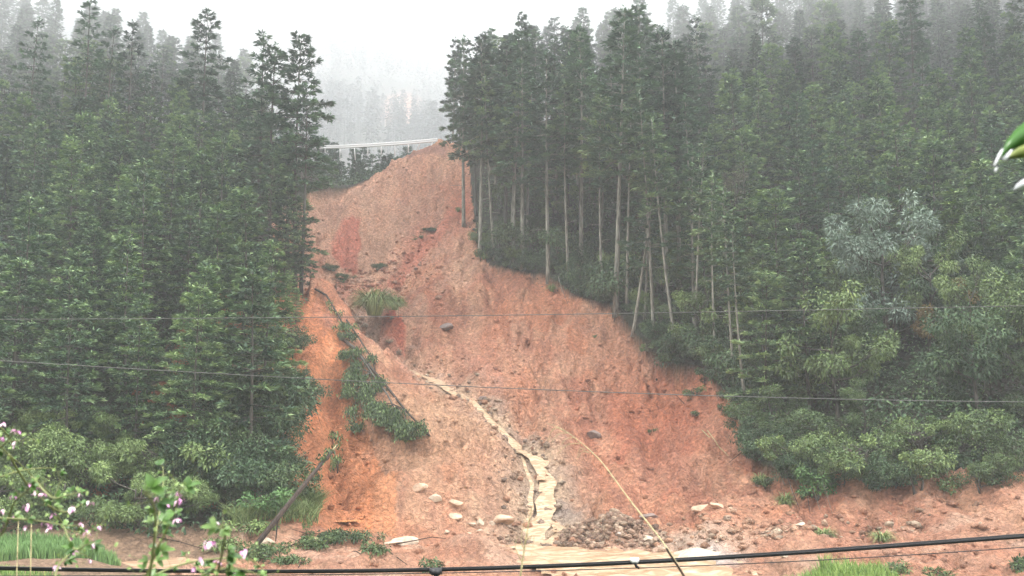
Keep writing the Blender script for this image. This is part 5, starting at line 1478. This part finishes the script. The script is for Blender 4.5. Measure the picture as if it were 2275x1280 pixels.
# flattened reeds behind the foot of the pole, and torn greenery in the mud
mb = MB()
x, y = region(XY((500, 1165, 54.5), (710, 1135, 57), (705, 1175, 54.5), (520, 1188, 52.8)), 2600)
blades(mb, x, y, height(x, y) + .12, .9, .05, 1.5, .42, .2)
x, y = region(XY((672, 1120, 58), (712, 1120, 58), (715, 1150, 56.5), (672, 1150, 56.5)), 800); blades(mb, x, y, height(x, y) + .1, .9, .05, 1.2, .3, .15)
tag(mb.build('flattened_reeds', M['tuft']), kind='stuff')
DEB = [(745, 1200, 53.5, 1.5, 46, 'heap of torn leafy branches in the mud, largest of the green heaps'), (690, 1215, 52, .9, 22, 'torn green heap left of the largest green heap'), (590, 1235, 49.8, 1.1, 30, 'green heap at the foot of the leaning pole'), (640, 1240, 49, .8, 16, 'small green heap right of the pole foot'), (560, 1180, 53, 1.1, 26, 'low green heap behind the foot of the pole'),
       (825, 1235, 49.8, .55, 9, 'broken leafy bough with drooping leaves lying in the mud'), (2262, 1245, 44.8, .5, 10, 'green plant at the lower right picture edge'), (2090, 1255, 44.5, .8, 8, 'sparse weeds on the red bank at lower right'), (1985, 1262, 44.2, .6, 8, 'small weeds right of the bright grass clump'), (960, 1262, 46.5, .35, 5, 'few upright leaves behind the cable clamp'), (500, 1200, 51, .9, 18, 'dark low growth right of the muddy pool')]
for px, py, Y, r, n_, lb in DEB:
    a = at(px, py, Y); mb = MB()
    root = empty('torn_greenery', (a.x, Y, ground_z(a.x, Y)))
    for j in range(n_):
        q = rng.normal(0, r * .5, 2) * (1.25, .8); clump(mb, (q[0], q[1], rnd(.05, .35)), rnd(.18, .38), 55, .2, .07, rnd(.3, .6), .6)
    mb.build('leaves', M['broad'], root)
    for j in range(4):
        mb = MB(); q = rng.normal(0, r * .5, 3) * (1, .7, .1); e = q + np.array([rnd(-1, 1) * r, rnd(-.4, .4), rnd(.1, .5)]); mb.tube([q, (q + e) / 2 + (0, 0, .08), e], [.03, .02, .01], 4); mb.build('twig', M['wet_bark'], root)
    tag(root, lb, 'greenery')

# ------------------------------------------------------------------ dry grass stalks close to the camera
def smooth(pts, k=8):
    P = [np.array(p, float) for p in pts]; P = [2 * P[0] - P[1]] + P + [2 * P[-1] - P[-2]]; out = []
    for i in range(1, len(P) - 2):
        for j in range(k):
            t = j / k; a, b, c, d = P[i - 1], P[i], P[i + 1], P[i + 2]
            out.append(.5 * (2 * b + (c - a) * t + (2 * a - 5 * b + 4 * c - d) * t * t + (3 * b - a - 3 * c + d) * t ** 3))
    out.append(P[-2]); return out
def pxline(pts, Y, dY=0.0):
    return [np.array(at(x, y, Y + dY * i / max(1, len(pts) - 1))) for i, (x, y) in enumerate(smooth(pts))]
root = empty('grass_stalk', at(1535, 1310, 3.0)); o0 = np.array(root.location)
main = [(1560, 1360), (1520, 1280), (1475, 1208), (1400, 1112), (1335, 1025), (1280, 975), (1245, 952), (1215, 940)]
L_ = pxline(main, 3.0, .25); mb = MB(); mb.tube([p - o0 for p in L_], list(np.linspace(.0036, .0009, len(L_))), 6); mb.build('stem', M['straw'], root, True)
mb = MB()
for st, ex in [((1240, 950), (1218, 980)), ((1262, 962), (1225, 985)), ((1275, 972), (1240, 1000)), ((1290, 985), (1236, 1010)), ((1300, 1000), (1282, 1012)), ((1310, 1005), (1280, 1022)), ((1255, 958), (1222, 962))]:
    P_ = pxline([st, ((st[0] + ex[0]) / 2 - 2, (st[1] + ex[1]) / 2 - 9), ex], 3.2); mb.tube([p - o0 for p in P_], list(np.linspace(.0012, .0005, len(P_))), 4)
mb.build('seed_plume', M['straw'], root, True)
mb = MB(); P_ = pxline([(1560, 1362), (1521, 1283), (1480, 1218)], 2.98); mb.tube([p - o0 for p in P_], list(np.linspace(.0045, .0038, len(P_))), 6); mb.build('sheath', M['wet_bark'], root, True)
tag(root, 'long arching dry grass stalk with a drooping plume in front of the river', 'grass stalk')
root = empty('grass_stalk', at(1150, 1320, 3.2)); o0 = np.array(root.location)
mb = MB(); L_ = pxline([(1148, 1340), (1157, 1275), (1168, 1200), (1178, 1145), (1183, 1122)], 3.2); mb.tube([p - o0 for p in L_], list(np.linspace(.0042, .001, len(L_))), 5); mb.build('stem', M['straw'], root, True)
mb = MB()
for pts in ([(1165, 1225), (1158, 1195), (1168, 1150)], [(1170, 1200), (1186, 1190), (1180, 1235)], [(1160, 1250), (1145, 1215), (1150, 1190)]):
    P_ = pxline(pts, 3.2); mb.tube([p - o0 for p in P_], list(np.linspace(.0016, .0005, len(P_))), 4)
mb.build('blade', M['straw'], root)
tag(root, 'short upright straw-coloured stalk left of the long arching one', 'grass stalk')
for x0, y0, x1, y1, lb in [(36, 1310, 41, 1155, 'left of two thin stakes rising through the pink flowers'), (68, 1262, 70, 1145, 'right of two thin stakes rising through the pink flowers')]:
    mb = MB(); mb.tube([at(x0 - 2, y0 + 60, 3.4), at(x0, y0, 3.4), at(x1, y1, 3.4)], [.0020, .0020, .0012], 5); tag(mb.build('thin_stake', M['straw']), lb, 'stake')

# ------------------------------------------------------------------ pink-flowered shrub close to the camera
M['petal'] = leaf_mat('pink_petals', [(0.0, (.42, .12, .34)), (0.5, (.70, .36, .56)), (1.0, (.88, .72, .76))], rough=.5, var=.25)
M['near_leaf'] = leaf_mat('shrub_leaves_near', [(0.0, (.03, .075, .02)), (0.5, (.09, .18, .04)), (1.0, (.26, .36, .12))], rough=.35, var=0)
M['stem'] = plain('green_brown_stem', (.20, .22, .08), .6)
def oval_leaf(mb, p, d, nrm, l, w_, t):
    d = d / np.linalg.norm(d); s = np.cross(d, nrm); s /= np.linalg.norm(s) + 1e-9; nn = np.cross(s, d)
    S = [0, .12, .3, .55, .8, 1.0]; Wd = [.02, .55, .95, 1.0, .62, .03]
    V = []
    for a, b in zip(S, Wd):
        c = p + d * l * a - nn * l * .25 * a * a
        V += [c - s * w_ * .5 * b + nn * w_ * .14 * b, c, c + s * w_ * .5 * b + nn * w_ * .14 * b]
    F = [(3 * i + j, 3 * i + 3 + j, 3 * i + 4 + j, 3 * i + 1 + j) for i in range(5) for j in range(2)]
    mb.add(V, F, t)
def flower_mesh(parent, p, s, k):
    mb = MB()
    for j in range(6):
        a = rnd(0, 6.28); c = np.array([math.cos(a), math.sin(a), 0])
        d = c * .75 + np.array([0, 0, -.75 + rnd(-.2, .5)])
        oval_leaf(mb, p + rng.normal(0, s * .18, 3), d, c + (0, 0, .6), s * rnd(.7, 1.1), s * rnd(.38, .6), float(np.clip(rnd(.1, .9) + (.2 if k else 0), 0, 1)))
    mb.build('flower', M['petal'], parent)
def shrub(label, Y, stems, flowers, n_leaf, lsz, base):
    root = empty('flowering_shrub', at(*base, Y)); o0 = np.array(root.location)
    sb, lb = MB(), MB()
    for si, pts in enumerate(stems):
        P_ = pxline(pts, Y + rnd(-.12, .12), rnd(-.1, .1)); P_ = [p - o0 for p in P_]
        sb.tube(P_, list(np.linspace(.0030, .0010, len(P_))), 5)
        n_ = max(2, int(n_leaf * len(P_) / 40))
        for j in range(n_):
            i = int(rng.integers(2, len(P_))); p = P_[i]
            d0 = np.array([rnd(-1, 1), rnd(-.6, .6), rnd(-.3, .5)])
            tt = float(np.clip(rnd(.1, .75), 0, 1)); L0 = lsz * rnd(.45, 1.1)
            q = p + d0 / np.linalg.norm(d0) * L0 * .5
            sb.tube([p, q], [.0008, .0006], 3, cap=False)
            for r_ in (-1.0, 0, 1.0):     # three leaflets
                c, s = math.cos(r_), math.sin(r_); dd = np.array([d0[0] * c - d0[2] * s, d0[1], d0[0] * s + d0[2] * c])
                oval_leaf(lb, q, dd, np.array([rnd(-.4, .4), -.55, .8]), L0 * (1 if r_ == 0 else .75), L0 * .5, tt)
        # buds and thin side twigs
        for j in range(int(n_ * 1.2)):
            i = int(rng.integers(3, len(P_))); p = P_[i]; e = p + rng.normal(0, .018, 3) + (0, 0, .008)
            sb.tube([p, e], [.0007, .0004], 3, cap=False)
            oval_leaf(lb, e, rng.normal(0, 1, 3), np.array([0, -1, .3]), .010, .006, .95)
    sb.build('stem', M['stem'], root, True); lb.build('foliage', M['near_leaf'], root)
    for k, (px, py) in enumerate(flowers):
        p = np.array(at(px, py, Y + rnd(-.08, .08))) - o0
        flower_mesh(root, p, .0125 * rnd(.8, 1.25), k % 3 == 0)
    tag(root, label, 'shrub')
shrub('pink-flowered shrub reaching in from the lower left corner', 2.4,
      [[(-120, 930), (-40, 960), (20, 1010), (75, 1060), (125, 1110)], [(-100, 1080), (-20, 1065), (50, 1045), (110, 1040), (128, 1048)], [(-80, 1150), (20, 1152), (90, 1158), (150, 1168), (185, 1166)],
       [(20, 1010), (60, 1075), (115, 1130), (150, 1175), (182, 1182), (218, 1172)], [(70, 1060), (115, 1105), (150, 1100), (178, 1094)], [(100, 1120), (140, 1138), (175, 1124), (198, 1114)], [(140, 1165), (152, 1195), (168, 1222), (190, 1212), (212, 1200)],
       [(-60, 1010), (-10, 1000), (20, 975), (34, 955)], [(-80, 1230), (0, 1190), (30, 1120), (60, 1090), (90, 1060)], [(-60, 940), (0, 950), (30, 990), (34, 1000)], [(120, 1330), (128, 1262), (165, 1228), (205, 1242)]],
      [(7, 940), (34, 956), (6, 973), (33, 986), (65, 1075), (86, 1085), (76, 1093), (95, 1097), (28, 1102), (177, 1097), (197, 1115), (56, 1124), (3, 1133), (37, 1146), (120, 1140), (160, 1128), (102, 1164), (111, 1167), (55, 1171), (180, 1164), (193, 1179), (219, 1171), (157, 1195), (205, 1206), (212, 1200), (169, 1225), (202, 1243), (129, 1260)], 9, .022, (-120, 1400))
shrub('tall leafy spray with pink flowers left of the leaning pole', 2.2,
      [[(280, 1380), (320, 1290), (350, 1220), (375, 1165), (392, 1120), (400, 1085)], [(300, 1380), (335, 1250), (352, 1150), (362, 1080), (362, 1035)], [(330, 1300), (345, 1180), (340, 1120), (320, 1095)]],
      [(392, 1152), (375, 1117), (362, 1131), (359, 1143), (400, 1108), (399, 1094), (347, 1108)], 12, .036, (280, 1400))
shrub('low leafy spray with pink flowers at the foot of the leaning pole', 2.1,
      [[(440, 1380), (478, 1290), (492, 1235), (500, 1190), (492, 1165)], [(300, 1300), (380, 1262), (450, 1245), (540, 1240), (580, 1262), (610, 1310)], [(400, 1340), (450, 1280), (520, 1262), (570, 1275)], [(500, 1345), (480, 1290), (440, 1262), (410, 1235)]],
      [(480, 1162), (462, 1206), (471, 1204), (446, 1241), (482, 1248), (522, 1273), (541, 1224), (430, 1262)], 11, .024, (440, 1420))

# ------------------------------------------------------------------ dripping leaves at the right edge
root = empty('leafy_twig', at(2330, 250, 1.5)); o0 = np.array(root.location)
M['big_leaf'] = plain('glossy_leaf', (.06, .17, .03), .25)
M['leaf_under'] = plain('yellowing_leaf', (.22, .27, .06), .35)
M['drop'] = plain('wet_white_tip', (.85, .87, .87), .1)
def band(pts, widths, Y, mname, nm):
    P_ = [np.array(at(x, y, Y)) - o0 for x, y in pts]; V = []
    for i, p in enumerate(P_):
        d = P_[min(i + 1, len(P_) - 1)] - P_[max(i - 1, 0)]; s = np.cross(d, (0, 1, 0)); s /= np.linalg.norm(s) + 1e-9
        w_ = widths[i] / FPX * Y * .5
        V += [p - s * w_, p + np.array([0, -.006, 0]), p + s * w_, p + np.array([0, .001, 0])]
    F = [(4 * i + j, 4 * i + 4 + j, 4 * i + 4 + (j + 1) % 4, 4 * i + (j + 1) % 4) for i in range(len(P_) - 1) for j in range(4)]
    mb = MB(); mb.add(V, F); return mb.build(nm, M[mname], root, True)
band([(2340, 250), (2300, 282), (2268, 303), (2245, 322), (2232, 336), (2224, 350)], [46, 48, 40, 26, 13, 2], 1.5, 'big_leaf', 'leaf')
band([(2340, 300), (2305, 322), (2275, 337), (2250, 346), (2238, 352)], [40, 40, 30, 16, 3], 1.52, 'leaf_under', 'leaf')
band([(2226, 332), (2220, 345), (2213, 360), (2208, 369)], [3, 7, 6, 2], 1.49, 'drop', 'water_streak')
band([(2246, 334), (2240, 344), (2233, 353), (2228, 356)], [3, 8, 11, 3], 1.49, 'drop', 'water_drop')
band([(2213, 372), (2212, 378), (2211, 383)], [2, 7, 2], 1.49, 'drop', 'water_drop')
band([(2300, 395), (2280, 404), (2262, 415), (2252, 422)], [10, 18, 14, 2], 1.5, 'drop', 'pale_petal')
mb = MB(); mb.tube([at(2420, 120, 1.55) - Vector(o0), at(2370, 200, 1.53) - Vector(o0), at(2330, 262, 1.51) - Vector(o0), at(2330, 300, 1.51) - Vector(o0), at(2300, 395, 1.5) - Vector(o0)], [.003, .002, .0015, .0012, .001], 5); mb.build('twig', M['stem'], root)
tag(root, 'dripping green leaves with white wet tips at the right picture edge', 'twig')
write_labels()
print(COUNT)
# ------------------------------------------------------------------ haze
hz = MB()
hz.box((0, 820, 300), 2620, 1780, 640)
m = bpy.data.materials.new('haze_air'); m.use_nodes = True
n = m.node_tree; n.nodes.clear()
pv = n.nodes.new('ShaderNodeVolumePrincipled'); mo = n.nodes.new('ShaderNodeOutputMaterial')
pv.inputs['Color'].default_value = (.95, .975, 1.0, 1)
pv.inputs['Density'].default_value = HAZE
pv.inputs['Anisotropy'].default_value = 0.25
n.links.new(pv.outputs[0], mo.inputs['Volume'])
tag(hz.build('haze', m), kind='stuff')

def mist(c, r, dens):
    import bmesh
    bm = bmesh.new(); bmesh.ops.create_icosphere(bm, subdivisions=4, radius=1)
    for v in bm.verts:
        d = v.co.copy(); d = d / (abs(d.x) ** 2.6 + abs(d.y) ** 2.6 + abs(d.z) ** 2.6) ** (1 / 2.6)
        k = 1 + .07 * math.sin(d.x * 5 + c[0]) * math.cos(d.y * 4 + d.z * 3) + .04 * math.sin(d.x * 11 + d.z * 7)
        v.co = Vector((d.x * r[0] * k, d.y * r[1] * k, d.z * r[2] * k))
    me = bpy.data.meshes.new('mist_bank'); bm.to_mesh(me); bm.free()
    m = bpy.data.materials.new('mist_air'); m.use_nodes = True
    n = m.node_tree; n.nodes.clear()
    pv = n.nodes.new('ShaderNodeVolumePrincipled'); mo = n.nodes.new('ShaderNodeOutputMaterial')
    pv.inputs['Color'].default_value = (.98, .99, 1.0, 1); pv.inputs['Density'].default_value = dens; pv.inputs['Anisotropy'].default_value = .25
    n.links.new(pv.outputs[0], mo.inputs['Volume'])
    me.materials.append(m)
    o = link(bpy.data.objects.new('mist_bank', me)); o.location = c
    tag(o, kind='stuff')
mist((-100, 850, 260), (800, 560, 250), MISTF)
mist((-100, 128, 60), (76, 30, 44), MISTN)
mist((88, 138, 66), (100, 30, 46), MISTN)
